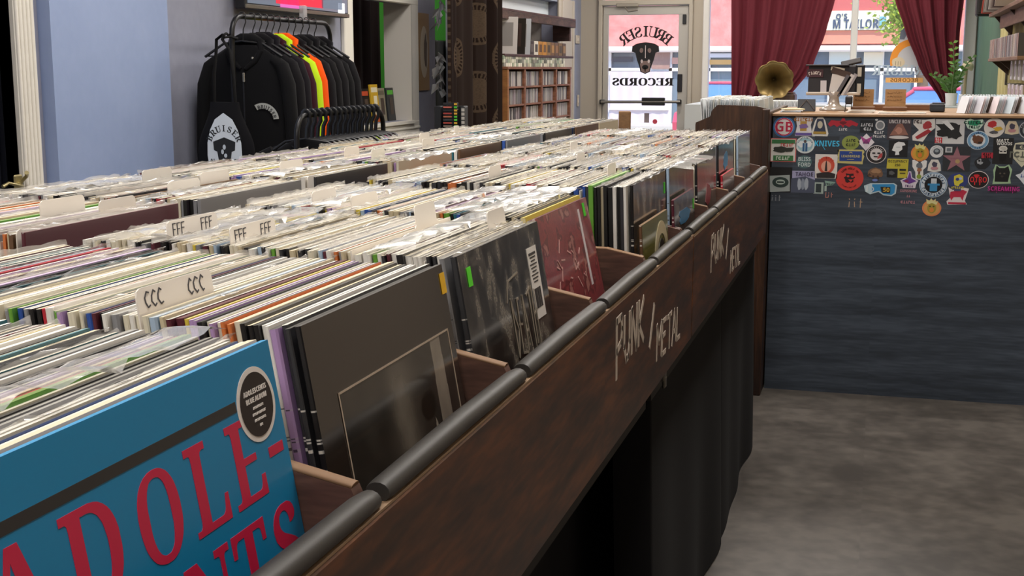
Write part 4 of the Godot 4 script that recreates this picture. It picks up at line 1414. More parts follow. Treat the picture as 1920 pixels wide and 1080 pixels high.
func counter() -> void:
	var slate := grained("slate painted plywood", 1.6, 22.0, "2f3742", "4a5461", 0.45, 0.9, 0.6, 640)
	var brown := grained("dark walnut boards", 12.0, 1.6, "2c1a11", "5a3a24", 0.45, 1.2, 0.4)
	var o := thing("counter", "long slate grey shop counter covered with stickers", "counter", Vector3.ZERO, "")
	bx2("front_panel", Vector3(-0.369, 0, CZ - 0.02), Vector3(0.925, 1.003, CZ), slate, o)
	bx2("side_panel", Vector3(-0.369, 0, -5.5), Vector3(-0.35, 1.003, CZ - 0.02), slate, o)
	bx2("counter_top", Vector3(-0.372, 1.003, -5.52), Vector3(0.925, 1.013, CZ + 0.012), grained("oak edge", 2, 14, "8a6848", "b08c66", 0.5, 2.0), o, 0.002)
	# walnut single-record bin at the counter's left end
	var b := thing("record_bin", "tall dark walnut bin of singles standing against the left end of the counter", "record bin", Vector3.ZERO, "")
	var st := mb()
	plate(st, PackedVector2Array([Vector2(-0.636, 0.0), Vector2(-0.374, 0.0), Vector2(-0.374, 1.030), Vector2(-0.42, 1.040), Vector2(-0.50, 1.043), Vector2(-0.557, 1.043), Vector2(-0.575, 1.025), Vector2(-0.582, 1.003), Vector2(-0.606, 0.992), Vector2(-0.632, 0.981)]), 0.02, Transform3D(Basis.IDENTITY, Vector3(0, 0, -4.62)))
	obj("side_panel", st, brown, b)
	bx2("corner_post", Vector3(-0.398, 0.0, -4.597), Vector3(-0.373, 1.031, -4.585), brown, b, 0.003)
	bx2("front_panel", Vector3(-0.636, 0, -5.5), Vector3(-0.618, 0.975, -4.622), brown, b)
	bx2("back_panel", Vector3(-0.392, 0, -5.5), Vector3(-0.374, 1.02, -4.622), brown, b)
	bx2("bottom_board", Vector3(-0.618, 0.86, -5.5), Vector3(-0.392, 0.875, -4.622), brown, b)
	var paper := mat("e4e6e6", 0.6)
	var sing := mb()
	box(sing, Vector3(0, 0.0925, 0), Vector3(0.0032, 0.185, 0.185), 0.001)
	var smesh := done(sing)
	for r in 3:
		for i in 32:
			var s := node("single", smesh, mat(["e4e6e6", "dcdcd4", "eef0f2", "cfd6da"][rng.randi() % 4], 0.6))
			s.position = Vector3(-0.606 + 0.0064 * i, 0.8756 + rng.randf_range(0, 0.006) , -4.735 - 0.21 * r)
			s.rotation.z = 0.09 if i < 2 else 0.05
			tag(s, "white paper sleeved single standing in the walnut bin, %s row" % ["nearest", "middle", "farthest"][r], "single record", "singles in the walnut bin, row %d" % (r + 1))
	for i in 22:
		var s := node("single", smesh, mat(["e4e6e6", "dcdcd4", "eef0f2"][rng.randi() % 3], 0.6))
		s.position = Vector3(-0.455 + 0.0058 * i, 0.851, -5.66)
		tag(s, "white sleeved single in the row behind the till end of the counter", "single record", "singles behind the counter")
	var shelf := thing("shelf_unit", "low dark shelf behind the counter holding white singles", "shelf", Vector3(-0.395, 0, -5.66))
	bx("top_board", Vector3(0, 0.84, 0), Vector3(0.2, 0.02, 0.22), brown, shelf)
	for x in [-0.09, 0.09]:
		bx("side_panel", Vector3(x, 0.415, 0), Vector3(0.018, 0.83, 0.22), brown, shelf)
	stickers()
	counter_things()


func stickers() -> void:
	sticker(-0.3302, 0.9646, 0.0776, 0.0750, "round blue sticker with red letters GB on white, top left of the counter", "c 3f78b8 0 0 1 1|c f0ecea 0 0 .84 .84|t d02850 GB 0 0 .92 1.0|n d02850 0 0 .74 .84 0 358")
	sticker(-0.2622, 0.9682, 0.0640, 0.0691, "white sticker with a gold crest and purple foot, right of the GB sticker", "p ece8ea -.9 1 1 .9 .8 .1 1 -1 -.9 -1 -.7 0|r c8a04a -.35 -.5 .35 .5|t b87838 ~~~~~~~ 0 .68 .34|r 6a58a0 -.85 -.95 .9 -.68|b 8a6ea8 3 0 0 .6 .3")
	sticker(-0.2047, 0.9670, 0.0600, 0.0689, "white A-shaped badge with a dark figure and gold foot", "p eceae2 -.3 1 .3 1 .6 .6 1 -.7 .9 -1 -.9 -1 -1 -.7 -.6 .6|p 3a4258 -.35 .8 .35 .8 .7 -.5 -.7 -.5|c d8d0b8 0 .2 .3 .38|r b09040 -.75 -.75 .75 -.5")
	sticker(-0.1253, 0.9765, 0.1044, 0.0475, "red bat sticker with spread wings and white script below", "p c42a3c -1 0 -.8 .6 -.4 .5 -.15 .5 -.08 .9 .08 .9 .15 .5 .5 .6 1 .1 .9 -.3 .6 -.1 .4 -.4 .1 -.1 0 -.5 -.15 -.1 -.4 -.4 -.6 -.1 -.85 -.4|t d8d8d8 ~~~~ 0 -.75 .4|b 7a1a28 4 0 .2 .3 .3")
	sticker(-0.0430, 0.9699, 0.0491, 0.0442, "small black square sticker with white brush script", "r 23262c -1 -1 1 1|t d8dade ~~~~~ -.05 .25 .5|t d8dade ~~~ .1 -.4 .5")
	sticker(0.0007, 0.9639, 0.0428, 0.0683, "white round face sticker above two small lines of print", "c dcdcdc 0 .3 .75 .5|c 8b8f94 0 .3 .55 .36|t e4e4e4 ~~~~ -.1 -.42 .3|t e4e4e4 ~~~~~~ -.1 -.82 .26|b d0d0d0 4 -.6 .85 .3 .14")
	sticker(0.0654, 0.9611, 0.0786, 0.0713, "dark plum square sticker reading UNCLE RON over a brown heap", "r 4b4046 -1 -1 1 1|t d9d4d4 UNCLE_RON 0 .75 .34 .75|p 9a6a5c -.2 .5 .25 .55 .8 -.55 -.8 -.6|b c08a78 6 0 -.1 .4 .4|c dcd6d4 0 -.78 .85 .16")
	sticker(0.1465, 0.9593, 0.0768, 0.0802, "white die-cut sticker of a leaping red devil figure", "p e8e4e0 .1 .9 .95 1 1 .2 .5 -.2 0 -1 -.9 -.9 -.95 -.5 -.4 0 -.9 .5 -.9 .9|b b43a40 11 .3 .4 .5 .4|p a8323a .4 .1 .7 -.1 .1 -.5 -.5 -.8 -.7 -.6 -.1 -.2|t 4a3a3a ~~~ -.5 .72 .3")
	sticker(0.2339, 0.9559, 0.0958, 0.0850, "large black and white torn photo sticker with a small red box", "r d8d8d8 -1 -1 1 1|b 1c1c1e 21 -.1 .3 1 .75 .5|b 242426 22 .3 0 .6 .9 .5|p ececec -.6 .8 -.2 .9 .3 .2 .1 .1|b 1c1c1e 23 -.5 -.1 .5 .4|r cc2634 -1 -.95 -.5 -.5|t f0e0e0 ~~~ -.75 -.62 .18|t f0e0e0 ~~~ -.75 -.84 .18")
	sticker(0.3119, 0.9797, 0.0666, 0.0430, "green and turquoise scrawled band logo sticker", "p d8f0e0 -1 .6 -.4 1 0 .7 .8 .9 1 .3 .6 -.6 .1 -1 -.6 -.6|b 1f9a6c 31 0 .3 .85 .5|t 123f36 ~~~~~~~ 0 .35 .55 .8|t 123f36 ~~~~~ .05 -.35 .45")
	sticker(0.3781, 0.9705, 0.0676, 0.0664, "round cream sticker with a red rooster and a yellow fish", "c e6e2dc 0 0 1 1|b cc3a3c 41 -.2 .35 .5 .4|p c8323a -.7 .2 -.2 .7 .1 .5 -.3 0|b d8b03a 42 .35 -.1 .5 .25|b 5a5a60 43 0 -.45 .5 .2")
	sticker(0.4347, 0.9703, 0.0456, 0.0465, "small gold edged badge sticker with a figure, upper of two alike", "p dccdb0 -.5 1 .5 1 .9 .2 1 -.8 0 -1 -1 -.8 -.9 .2|b 4a4658 51 0 .2 .5 .5|b c08a90 52 0 -.4 .7 .3")
	sticker(0.4845, 0.9646, 0.0564, 0.0589, "dark round sticker cut by the right edge of the picture, top row", "c b8bcc2 0 0 1 1|c 2f343b 0 0 .88 .88|c b0b4b8 0 -.05 .55 .55|c 3a4048 0 -.05 .42 .42|a c8c8c8 ~~~~~~~~~ .2 .72 150")
	sticker(-0.3302, 0.8818, 0.0914, 0.0843, "square sticker with a dark alligator between green bands and a red border", "r d86a64 -1 -1 1 1|r e6e4de -.93 -.93 .93 .93|r 3f7a48 -.9 .55 .9 .9|t c83838 ~~~~~ .3 .45 .28|b 33362f 61 -.15 .05 .75 .32|p 33362f .2 .2 .85 .25 .7 -.1 .2 -.15|r 3f7a48 -.75 -.9 .8 -.45|t e0e8dc ~~~~~ 0 -.68 .3")
	sticker(-0.2541, 0.9021, 0.0675, 0.0615, "round white sticker with a blue winged figure", "c dfe6e6 0 0 1 1|c a8cdd6 0 0 .8 .8|b e8eef0 71 -.4 .1 .4 .45|b e8eef0 72 .4 .1 .4 .45|r 2f5a8a -.25 -.75 -.05 .2|r 2f5a8a .05 -.75 .25 .2|c 5a4a48 0 .4 .14 .18|a 4a5a68 ~~~~~~~~~~~~ .17 .84 150")
	sticker(-0.1783, 0.9061, 0.0853, 0.0553, "black rectangular sticker reading KNIVES in bright cyan", "r 353a42 -1 -1 1 1|t 48c4f0 KNIVES 0 .05 .72 .92|p 48c4f0 -.35 -.3 -.3 -.3 -.1 -.75 -.15 -.75")
	sticker(-0.0968, 0.9121, 0.0606, 0.0498, "round olive sticker with two dark words", "c 93a04e 0 0 1 1|t 363a20 ~~~~ 0 .32 .42|t 363a20 ~~~~ .05 -.30 .42")
	sticker(-0.0441, 0.9148, 0.0572, 0.0609, "white diamond mask sticker in pink and purple", "d ece6ec 0 0 1 1|p b04a90 -.7 .7 0 .3 .7 .7 .35 -.1 0 .1 -.35 -.1|d 8a3a78 0 .05 .3 .3|p e0d8e2 -.3 -.3 .3 -.3 0 -.75|c 6a3a6a -.25 -.1 .12 .1|c 6a3a6a .25 -.1 .12 .1")
	sticker(-0.0077, 0.8723, 0.0682, 0.0644, "round black sticker ringed in white with a white face and red corner", "c e6e2e2 0 0 1 1|c 2b2526 0 0 .93 .93|c d8d2d2 0 0 .62 .66|p b8484c .1 -.5 .6 -.3 .6 .2 .3 0|r 2b2526 -.4 .05 -.1 .22|r 2b2526 .1 .05 .4 .22|r 2b2526 -.25 -.3 .15 -.18|a e6e2e2 ~~~~~~~~~ .15 .76 140")
	sticker(0.0652, 0.8932, 0.0638, 0.0586, "black square sticker with a white bust in profile", "r 17181b -1 -1 1 1|p eceeee -.4 .6 0 .85 .6 .75 .75 .45 .4 .35 .45 -.05 .3 -.2 .1 -.35 .15 -.7 -.3 -.75 -.25 -.35 -.65 -.2|c c8cccc 0 .2 .25 .06")
	sticker(0.1389, 0.8824, 0.0637, 0.0639, "round orange sticker with a yellow spiky head, upper of two alike", "c e08a48 0 -.1 .95 .9|c d8a23c 0 -.1 .78 .76|p dcd68a -.5 .4 -.6 .9 -.25 .7 -.1 1 .1 .7 .35 .95 .35 .6 .6 .7 .45 .3|c a8982f 0 -.1 .45 .55|c e07a30 0 -.3 .22 .26|c 5a4a20 -.18 .1 .1 .08|c 5a4a20 .18 .1 .1 .08")
	sticker(0.1946, 0.8861, 0.0465, 0.0436, "small white ring sticker with a grey globe", "c dfe1e4 0 0 1 1|c 4c535c 0 0 .5 .5|b 9aa4ac 81 0 .1 .36 .3|a 7a8088 ~~~~~~~~~~ .2 .74 240")
	sticker(0.2610, 0.8615, 0.0908, 0.0869, "dusty pink five-pointed star on a square black sticker", "r 2f3237 -1 -1 1 1|s 9c6a74 0 -.06 1.06|c b89a6a .08 -.2 .17 .17|r b0868c -.55 .12 .35 .17|r c8cacc -.85 .5 -.35 .95|r 6f757c -.75 .6 -.45 .85")
	sticker(0.3271, 0.9269, 0.0714, 0.0648, "round pale blue sticker with a brown bear's head", "c dfe8ee 0 0 1 1|c 7aa8cc 0 0 .94 .94|c dfe8ee 0 0 .68 .68|b 6e4630 91 0 .05 .55 .5 .2|c 2c2020 .2 -.25 .2 .12|c 6e4630 -.35 .4 .16 .16|a 2f4f78 ~~~~~~~ .22 .81 110|v 2f4f78 ~~~~~ .2 .81 90")
	sticker(0.4104, 0.8917, 0.0657, 0.0901, "black upright sticker reading MATT WOODS over a white bearded face", "r 1b1b1d -1 -1 1 1|t eeeeea MATT -.1 .78 .24|t eeeeea WOODS .12 .55 .22|c e0ded6 0 .18 .42 .22|c e0ded6 0 -.1 .38 .3|r 1b1b1d -.32 -.08 -.06 .02|r 1b1b1d .06 -.08 .32 .02|p 0c0c0d -.36 -.2 .36 -.2 .3 -.65 0 -.85 -.3 -.65|c c8c4ba 0 .22 .3 .1")
	sticker(0.4736, 0.8801, 0.0635, 0.0862, "cream highway shield sticker cut by the right edge", "p d8d6bc -.8 .9 0 1 .8 .9 1 .4 .9 -.3 0 -1 -.9 -.3 -1 .4|r 3a3d42 -.75 .4 .75 .8|t d8d6bc ~~ 0 .6 .26|t 6a6d62 ~~~~~ 0 .0 .5 .62|n 8a8c78 0 -.1 .42 .46 200 340")
	sticker(-0.2546, 0.8412, 0.0540, 0.0466, "small grey green rounded sticker reading BLISS FORD", "c 4b6a6c 0 0 1 1|t d0dedd BLISS 0 .42 .62 .85|t d0dedd FORD 0 -.42 .62 .85")
	sticker(-0.1778, 0.8266, 0.0775, 0.0858, "white square sticker of a dark lighthouse on a red sun", "r e2ddd6 -1 -1 1 1|c d4553f 0 .1 .75 .72|c e8a890 0 .0 .45 .45|p 2b2426 -.12 -.4 -.06 .3 0 .5 .06 .3 .12 -.4|p 2b2426 -.8 -.95 -.85 -.6 -.3 -.5 .2 -.45 .85 -.6 .8 -.95|a c8402c ~~~~~~~ .2 .72 110")
	sticker(-0.0947, 0.8623, 0.0937, 0.0511, "blue ticket-shaped sticker with gold edges and a line of gold capitals", "p c8bd7a -1 .9 -.8 1 .9 1 1 .7 .9 .4 1 .1 .9 -.6 .9 -1 -1 -.9 -.9 -.2 -1 .2 -.9 .5|r 24418c -.82 -.6 .82 .78|t c8bd7a LEADBREAD 0 .08 .34 .95|n c8bd7a 0 .4 .18 .26 20 160|r c8bd7a -.25 -.4 .25 -.34")
	sticker(0.0658, 0.8250, 0.0734, 0.0678, "yellow square sticker reading OCCUPANCY 250", "p c9bc3e -.95 1 1 .95 .95 -1 .05 -1 .05 -.05 -1 -.05|t 3a3620 OCCUPANCY 0 .72 .26 .88|t 3a3620 250 0 .34 .24|r 24241c .2 -.25 .8 -.05|r 4a4428 .25 -.55 .75 -.45|r 17181a -.95 -.9 0 -.08|b 5a5c5e 95 -.5 -.5 .3 .25")
	sticker(0.1394, 0.8210, 0.0518, 0.0716, "white die-cut sticker of a small horned flower creature", "p e8e6e4 -.95 .95 -.5 1 0 .6 .5 1 .95 .9 .9 .3 .5 0 .6 -.8 .2 -1 -.4 -.9 -.5 -.2 -.9 .3|b 6a6f78 96 0 .4 .45 .35|r 7a4a3a -.12 -.5 .12 .2|c 8aa03a 0 -.65 .3 .22|b a06a4a 97 .0 .0 .4 .2")
	sticker(0.1893, 0.8360, 0.0448, 0.0437, "small pale badge sticker with a figure, lower of two alike", "p dcd8d0 -.5 1 .5 1 .9 .2 1 -.8 0 -1 -1 -.8 -.9 .2|b 4a4658 51 0 .2 .5 .5|b c08a90 52 0 -.4 .7 .3")
	sticker(0.3485, 0.8567, 0.0644, 0.0631, "black skull sticker with red block lettering across its top", "b 22242a 101 -.1 -.2 .9 .8 .25|r b8283c -.2 .3 .95 .9|t 2a1014 ~~~~ .38 .72 .26|t 2a1014 ~~~~ .42 .42 .24|b a8acb2 102 -.3 -.1 .4 .35|c 22242a -.4 0 .12 .12|c 22242a -.1 0 .12 .12")
	sticker(0.4127, 0.8112, 0.0663, 0.0683, "fluffy black terrier sticker outlined in pale green", "p a8c8a0 -.7 1 -.3 .8 .2 .8 .6 1 .95 .5 .8 -.4 .9 -.9 -.9 -1 -.8 -.3 -.9 .4|p 141416 -.6 .9 -.3 .65 .2 .65 .55 .85 .75 .2 .6 -.75 -.7 -.75 -.7 .2|c 5a5448 -.2 .1 .1 .08|c 5a5448 .2 .1 .1 .08|c 3a3430 0 -.2 .14 .1")
	sticker(-0.3358, 0.7753, 0.0806, 0.0905, "dark rectangular sticker of a pale green car badge under a black band", "r 131316 -1 -1 1 1|p a8b2b0 -.95 .3 .8 .4 .85 -.9 -.9 -1|c 2c3f3c 0 -.2 .72 .42|c b8c8c0 0 -.18 .4 .2|r 2c3f3c -.3 -.25 .3 -.12")
	sticker(-0.2566, 0.7695, 0.0835, 0.0785, "lilac square sticker with dark grey swirling leaves", "r a8a6c8 -1 -1 1 1|p 4d5468 -1 -1 1 -1 1 .2 .2 .5 -1 .3|b a8b0bc 111 -.3 -.2 .18 .6 .2|b 8a94a4 112 .0 -.2 .18 .6 .2|b a8b0bc 113 .3 -.2 .18 .6 .2|t 3a3450 TAHOE .1 .7 .36")
	sticker(-0.1804, 0.7522, 0.0762, 0.0478, "small pale green sticker of a square badge beside a pennant", "r a8b8b0 -1 -1 -.1 .7|r 2f3a3c -.8 -.8 -.3 .5|p 8aa89c 0 1 .1 .2 .7 .3 1 .8|t 38484a ~~~~~ .45 .5 .3|r a8b8b0 0 -.6 .2 .2")
	sticker(-0.0951, 0.7867, 0.0956, 0.0888, "large round red sticker with a black roaring tiger's head", "c d23f38 0 0 1 1|b 2a1618 121 0 .05 .42 .48 .4|c d23f38 -.12 .15 .1 .08|c d23f38 .2 .12 .1 .07|p d23f38 -.1 -.1 .25 -.1 .1 -.3|a 3a1618 LONE_WOLF_CO .15 .78 110|v 3a1618 ~~~~~~~~~~~~~ .1 .74 100")
	sticker(-0.0082, 0.8037, 0.0643, 0.0551, "brown bison sticker with a small blue mark below", "b 7d5c44 131 0 .15 1 .75 .25|p 4a3226 -.6 .1 -.9 -.3 -.4 -.2|b a98260 132 .1 .35 .6 .35|r 4a3226 -.3 -.6 -.1 -.2|r 4a3226 .2 -.6 .4 -.2|c 6a7ec0 0 -.8 .3 .16")
	sticker(0.0115, 0.7495, 0.1129, 0.0463, "blue sticker shaped like goggles with a gold number 50", "p bcd0d8 -1 .5 -.6 .9 .8 1 1 .7 .95 -.6 .7 -1 .2 -.9 -.1 -.4 -.6 -.8 -.9 -.4|p 2f8cc4 -.5 .75 .78 .85 .9 .6 .86 -.5 .68 -.8 .2 -.7 -.05 -.2 -.5 -.5|r d8e0e4 -.85 -.4 -.75 .5|n d8e0e4 -.55 0 .3 .42 -90 90|p 2a2620 .0 .4 .6 .4 .6 -.5 .1 -.5|t e0b43a 50 .36 -.06 .62")
	sticker(0.1081, 0.7857, 0.0603, 0.0585, "purple bottle cross sticker with a white outline", "p dcd4e0 -.12 1 .15 1 .3 .3 1 -.1 .8 -.5 .7 -1 -.7 -1 -.8 -.5 -1 -.1 -.3 .3|p 6a3a92 -.05 .9 .08 .9 .2 .2 .8 -.15 0 -.5 -.8 -.15 -.2 .2|b 8a2a5a 141 -.3 -.2 .3 .2|t 5a3a6a ~~~~ 0 -.75 .3")
	sticker(0.1075, 0.7265, 0.0675, 0.0565, "faded pink lettering sticker in two curved lines", "t b48088 SUNSHINE 0 .7 .32 .9|t b48088 ~~ 0 .05 .3|t b48088 ~~~~~~ 0 -.7 .36")
	sticker(0.1892, 0.7699, 0.0935, 0.0892, "large round blue and white sticker with a robot in its black middle", "c d4dee6 0 0 1 1|c 4c7ca4 0 0 .95 .95|c d4dee6 0 0 .9 .9|c 131418 0 0 .64 .64|r cfd4d8 -.18 .1 .22 .5|r 3f8ec0 -.4 -.05 .45 .1|r 3f8ec0 -.25 -.5 .28 .0|r cfd4d8 -.1 .25 .15 .32|a 2c4e70 ~~~~~~~~~~~ .2 .78 170|v 2c4e70 ~~~~~~~~~~ .2 .78 150")
	sticker(0.2696, 0.7858, 0.0663, 0.0541, "dark blue sticker with a yellow skull", "c 33407c 0 0 1 1|p d8cc44 -.4 .6 .1 .85 .5 .6 .55 -.1 .2 -.4 .1 -.7 -.3 -.6 -.4 -.1|c 33407c -.05 .2 .18 .2|c b8c8e4 .25 .3 .15 .18|t d8cc44 ~~~~~~~ 0 -.85 .28")
	sticker(0.2700, 0.7319, 0.0756, 0.0613, "white outlined sticker of a red bucking bull on a base", "p e2d8d8 -.8 1 -.4 .7 .5 1 1 .9 .8 0 .7 -.5 .9 -.9 -.8 -1 -.9 -.6 -.6 -.2|p bf2b48 -.6 .5 .5 .75 .85 .55 .6 .1 .5 -.5 .3 -.1 -.3 -.1 -.5 -.5 -.65 0|r bf2b48 -.75 -.9 .8 -.68|r 4a5072 -.3 .6 .3 1")
	sticker(0.3367, 0.7911, 0.0680, 0.0612, "round black sticker with dripping red lettering", "c e4dada 0 0 1 1|c 1d1618 0 0 .93 .93|t d42c34 OTRO 0 0 .62 .8|b d42c34 151 -.2 .45 .35 .2|r d42c34 -.4 -.6 -.3 -.2|r d42c34 .1 -.6 .2 -.2")
	sticker(0.4208, 0.7608, 0.0952, 0.0326, "long magenta sticker reading SCREAMING in jagged capitals", "r 3a1830 -.95 -.7 .9 .8|t c42f90 SCREAMING 0 .05 .9 .88|p c42f90 -.5 -.6 -.45 -.6 -.5 -1|p c42f90 .6 -.5 .65 -.5 .6 -1")
	sticker(0.1880, 0.6912, 0.0675, 0.0638, "round orange sticker with a yellow spiky head, lower of two alike", "c e08a58 0 -.1 .95 .9|c d8a25c 0 -.1 .78 .76|p dcd69a -.5 .4 -.6 .9 -.25 .7 -.1 1 .1 .7 .35 .95 .35 .6 .6 .7 .45 .3|c a8983f 0 -.1 .45 .55|c e08a40 0 -.3 .22 .26|c 5a4a20 -.18 .1 .1 .08|c 5a4a20 .18 .1 .1 .08")
	sticker(0.4834, 0.8064, 0.0555, 0.0664, "white flame sticker with blue script cut by the right edge", "p dfe4ea -1 .1 -.4 .3 .2 1 .9 .5 .9 -.8 .2 -1 -.5 -.3|t 3a5a9a ~~~~ .2 .05 .34")
	# words brushed on the panel in paint
	for w in [[Vector3(-0.3626, 0.6992, -4.707), "iit", 0.022, "8a8e92", "pale brushed letters low on the panel under the car badge sticker"], [Vector3(-0.1752, 0.716, -4.707), "Lit", 0.018, "b07a70", "small reddish brushed letters under the pennant sticker"], [Vector3(-0.0924, 0.6839, -4.707), "iit", 0.034, "b89a80", "tan brushed letters lit on the counter under the red tiger sticker"]]:
		var st := mb()
		brush(st, w[1], w[2], w[2] * 0.42, 0.003, Transform3D(Basis.IDENTITY, Vector3(0, 0, 0.0002)), 0.001)
		var o := obj("painted_word", st, mat(w[3], 0.7))
		o.position = w[0]
		tag(o, w[4], "lettering")


func counter_things() -> void:
	var dark := mat("232024", 0.5)
	# papers at the left end
	for i in 3:
		var p := bx("booklet", Vector3.ZERO, Vector3(0.075, 0.004, 0.11), mat(["a9b6c4", "dfe2e6", "cbbf96"][i], 0.5), null, 0.001)
		p.position = Vector3(-0.3159, 1.0148, -4.86) + Vector3(0.002 * i, 0.006 + 0.0045 * i - 0.006, 0)
		p.position.y = 1.0152 + 0.0045 * i
		p.rotation.y = 0.1 * i
		tag(p, "%s booklet in the small stack at the left end of the counter, %s" % [["pale blue", "white", "tan"][i], ["bottom", "middle", "top"][i]], "booklet", "")
	# dark tent card
	var tent := thing("tent_card", "dark folded tent sign on the counter left of the till screen", "tent card", Vector3(-0.2673, 1.0135, -4.95))
	for s in [-1.0, 1.0]:
		bx("panel", Vector3.ZERO, Vector3(0.064, 0.048, 0.003), dark, tent, 0.0, Transform3D(Basis(Vector3(1, 0, 0), s * 0.45) , Vector3(0, 0.0222, -s * 0.0108)))
	var st := mb()
	for s in [-1.0, 1.0]:
		tube(st, [Vector3(-0.03, 0.006, 0.0225), Vector3(0.0, 0.042, 0.006), Vector3(0.03, 0.006, 0.0225)], 0.0014, 6)
	obj("edging", st, mat("8c7a70", 0.5), tent)
	# till screen seen from the back, with papers stuck in it
	var o := thing("till_screen", "black till screen on a pale stand, seen from behind, with notices stuck on", "till", Vector3(-0.1724, 1.013, -5.05))
	st = mb()
	lathe(st, [Vector2(0, 0), Vector2(0.052, 0), Vector2(0.054, 0.006), Vector2(0.036, 0.014), Vector2(0.022, 0.024), Vector2(0.017, 0.05), Vector2(0.026, 0.072), Vector2(0.0, 0.072)], 22)
	obj("stand", st, mat("b4a89c", 0.15, 0.3), o)
	bx("screen_back", Vector3(0.006, 0.115, 0.0), Vector3(0.205, 0.112, 0.014), dark, o, 0.005)
	bx("screen_frame", Vector3(0.092, 0.113, 0.0075), Vector3(0.034, 0.118, 0.006), mat("151416", 0.35), o, 0.003)
	bx("ledge", Vector3(-0.004, 0.064, 0.006), Vector3(0.2, 0.012, 0.02), mat("c2b3a2", 0.3), o, 0.003)
	for q in [[-0.071, 0.092, 0.052, 0.058, "2c2a2e", 0.0], [-0.073, 0.140, 0.06, 0.03, "4a2c34", 0.0], [-0.040, 0.088, 0.022, 0.05, "cfc8ca", 0.02], [0.010, 0.100, 0.05, 0.07, "d6cfca", -0.15], [0.032, 0.094, 0.02, 0.085, "5a565a", -0.5], [0.046, 0.098, 0.016, 0.085, "c9c2be", -0.5], [0.058, 0.100, 0.014, 0.085, "9a9496", -0.48], [0.022, 0.143, 0.07, 0.022, "4b382f", -0.3], [0.01, 0.155, 0.05, 0.016, "d4ccb8", -0.2], [0.090, 0.145, 0.014, 0.034, "b8b0a0", 0.0], [0.090, 0.085, 0.014, 0.034, "b8b0a0", 0.0]]:
		bx("notice", Vector3.ZERO, Vector3(q[2], q[3], 0.002), mat(q[4], 0.6), o, 0.0, Transform3D(Basis(Vector3(0, 0, 1), q[5]), Vector3(q[0], q[1], 0.0085 + 0.0023 * (1.0 + absf(q[5]) * 4.0) + (0.004 if q[0] > 0.08 else 0.0))))
	arc_text("notice_print", "~~~~~~", 0.012, 0.06, 90, 46, mat("d8ccc4", 0.6), o, Transform3D(Basis.IDENTITY, Vector3(-0.073, 0.082, 0.0128)))
	bx("clipboard", Vector3.ZERO, Vector3(0.075, 0.022, 0.012), mat("3a3636", 0.5), o, 0.003, Transform3D(Basis(Vector3(0, 0, 1), 0.22) * Basis(Vector3(1, 0, 0), -0.5), Vector3(0.058, 0.181, -0.004)))
	bx("shelf", Vector3(-0.028, 0.170, 0.004), Vector3(0.16, 0.006, 0.04), dark, o, 0.002)
	# small lamp on thin legs in front of the till screen
	var l := thing("card_reader", "small black card reader on thin wire legs right of the till stand", "card reader", Vector3(-0.1141, 1.013, -4.92))
	bx("body", Vector3(0, 0.043, 0), Vector3(0.026, 0.03, 0.02), dark, l, 0.004)
	for x in [-0.01, 0.01]:
		for z in [-0.007, 0.007]:
			st = mb()
			tube(st, [Vector3(x * 1.3, 0, z * 1.3), Vector3(x, 0.03, z)], 0.0016, 6)
			obj("leg", st, dark, l)
	# cardboard signs with handwriting in wooden holders
	for q in [[-0.0656, "cardboard sign", "brown cardboard sign with faint writing, left of two behind the paper pile"], [0.0518, "cardboard sign", "brown cardboard sign with lines of handwriting, right of two on the tray"]]:
		var c := thing("cardboard_sign", q[2], "sign", Vector3(q[0], 1.0135 + 0.013, -5.12))
		bx("card", Vector3(0, 0.034, 0), Vector3(0.076, 0.066, 0.004), grained("cardboard", 3, 14, "a07a50", "b48c60", 0.85, 4.0), c)
		st = mb()
		for i in 3:
			scrawl(st, 0.055, 0.008, 22, 0.001, Transform3D(Basis.IDENTITY, Vector3(-0.030, 0.050 - 0.014 * i, 0.0022)))
		obj("handwriting", st, mat("5a4028", 0.8), c)
		bx("holder", Vector3(0, -0.006, 0), Vector3(0.09, 0.013, 0.03), grained("tray wood", 2, 14, "70492e", "90643f", 0.5, 3.0), c, 0.002)
	var tray := thing("wooden_tray", "low red brown wooden tray along the counter behind the signs", "tray", Vector3(0.0765, 1.0135, -5.2))
	bx("base", Vector3(0, 0.004, 0), Vector3(0.21, 0.008, 0.07), grained("tray wood", 2, 14, "70492e", "90643f", 0.5, 3.0), tray)
	for z in [-0.033, 0.033]:
		bx("rim", Vector3(0, 0.012, z), Vector3(0.21, 0.016, 0.006), grained("tray wood", 2, 14, "70492e", "90643f", 0.5, 3.0), tray, 0.001)
	for i in 4:
		var p := bx("paper_sheet", Vector3.ZERO, Vector3(0.09, 0.0022, 0.06), mat(["e6e2da", "dcd6cc"][i % 2], 0.7))
		p.position = Vector3(-0.073 + 0.003 * i, 1.0145 + 0.0024 * i, -4.85)
		p.rotation.y = 0.06 * i
		tag(p, "sheet in the low pile of pale papers at the counter's front edge", "paper", "pile of papers on the counter")
	for i in 2:
		var p := bx("paper_sheet", Vector3.ZERO, Vector3(0.16, 0.002, 0.05), mat("e8e4dc", 0.7))
		p.position = Vector3(0.0709 + 0.004 * i, 1.0144 + 0.0022 * i, -4.80)
		tag(p, "long pale paper strip lying along the counter edge before the tray", "paper", "paper strips on the counter")
	# black label printer
	var pr := thing("label_printer", "small black label printer beside the white sleeves on the counter", "printer", Vector3(0.1994, 1.0132, -5.0))
	bx("body", Vector3(0, 0.015, 0), Vector3(0.052, 0.03, 0.06), dark, pr, 0.004)
	for i in 4:
		bx("grille_bar", Vector3(0, 0.008 + 0.005 * i, 0.031), Vector3(0.044, 0.002, 0.002), mat("4a5560", 0.5), pr)
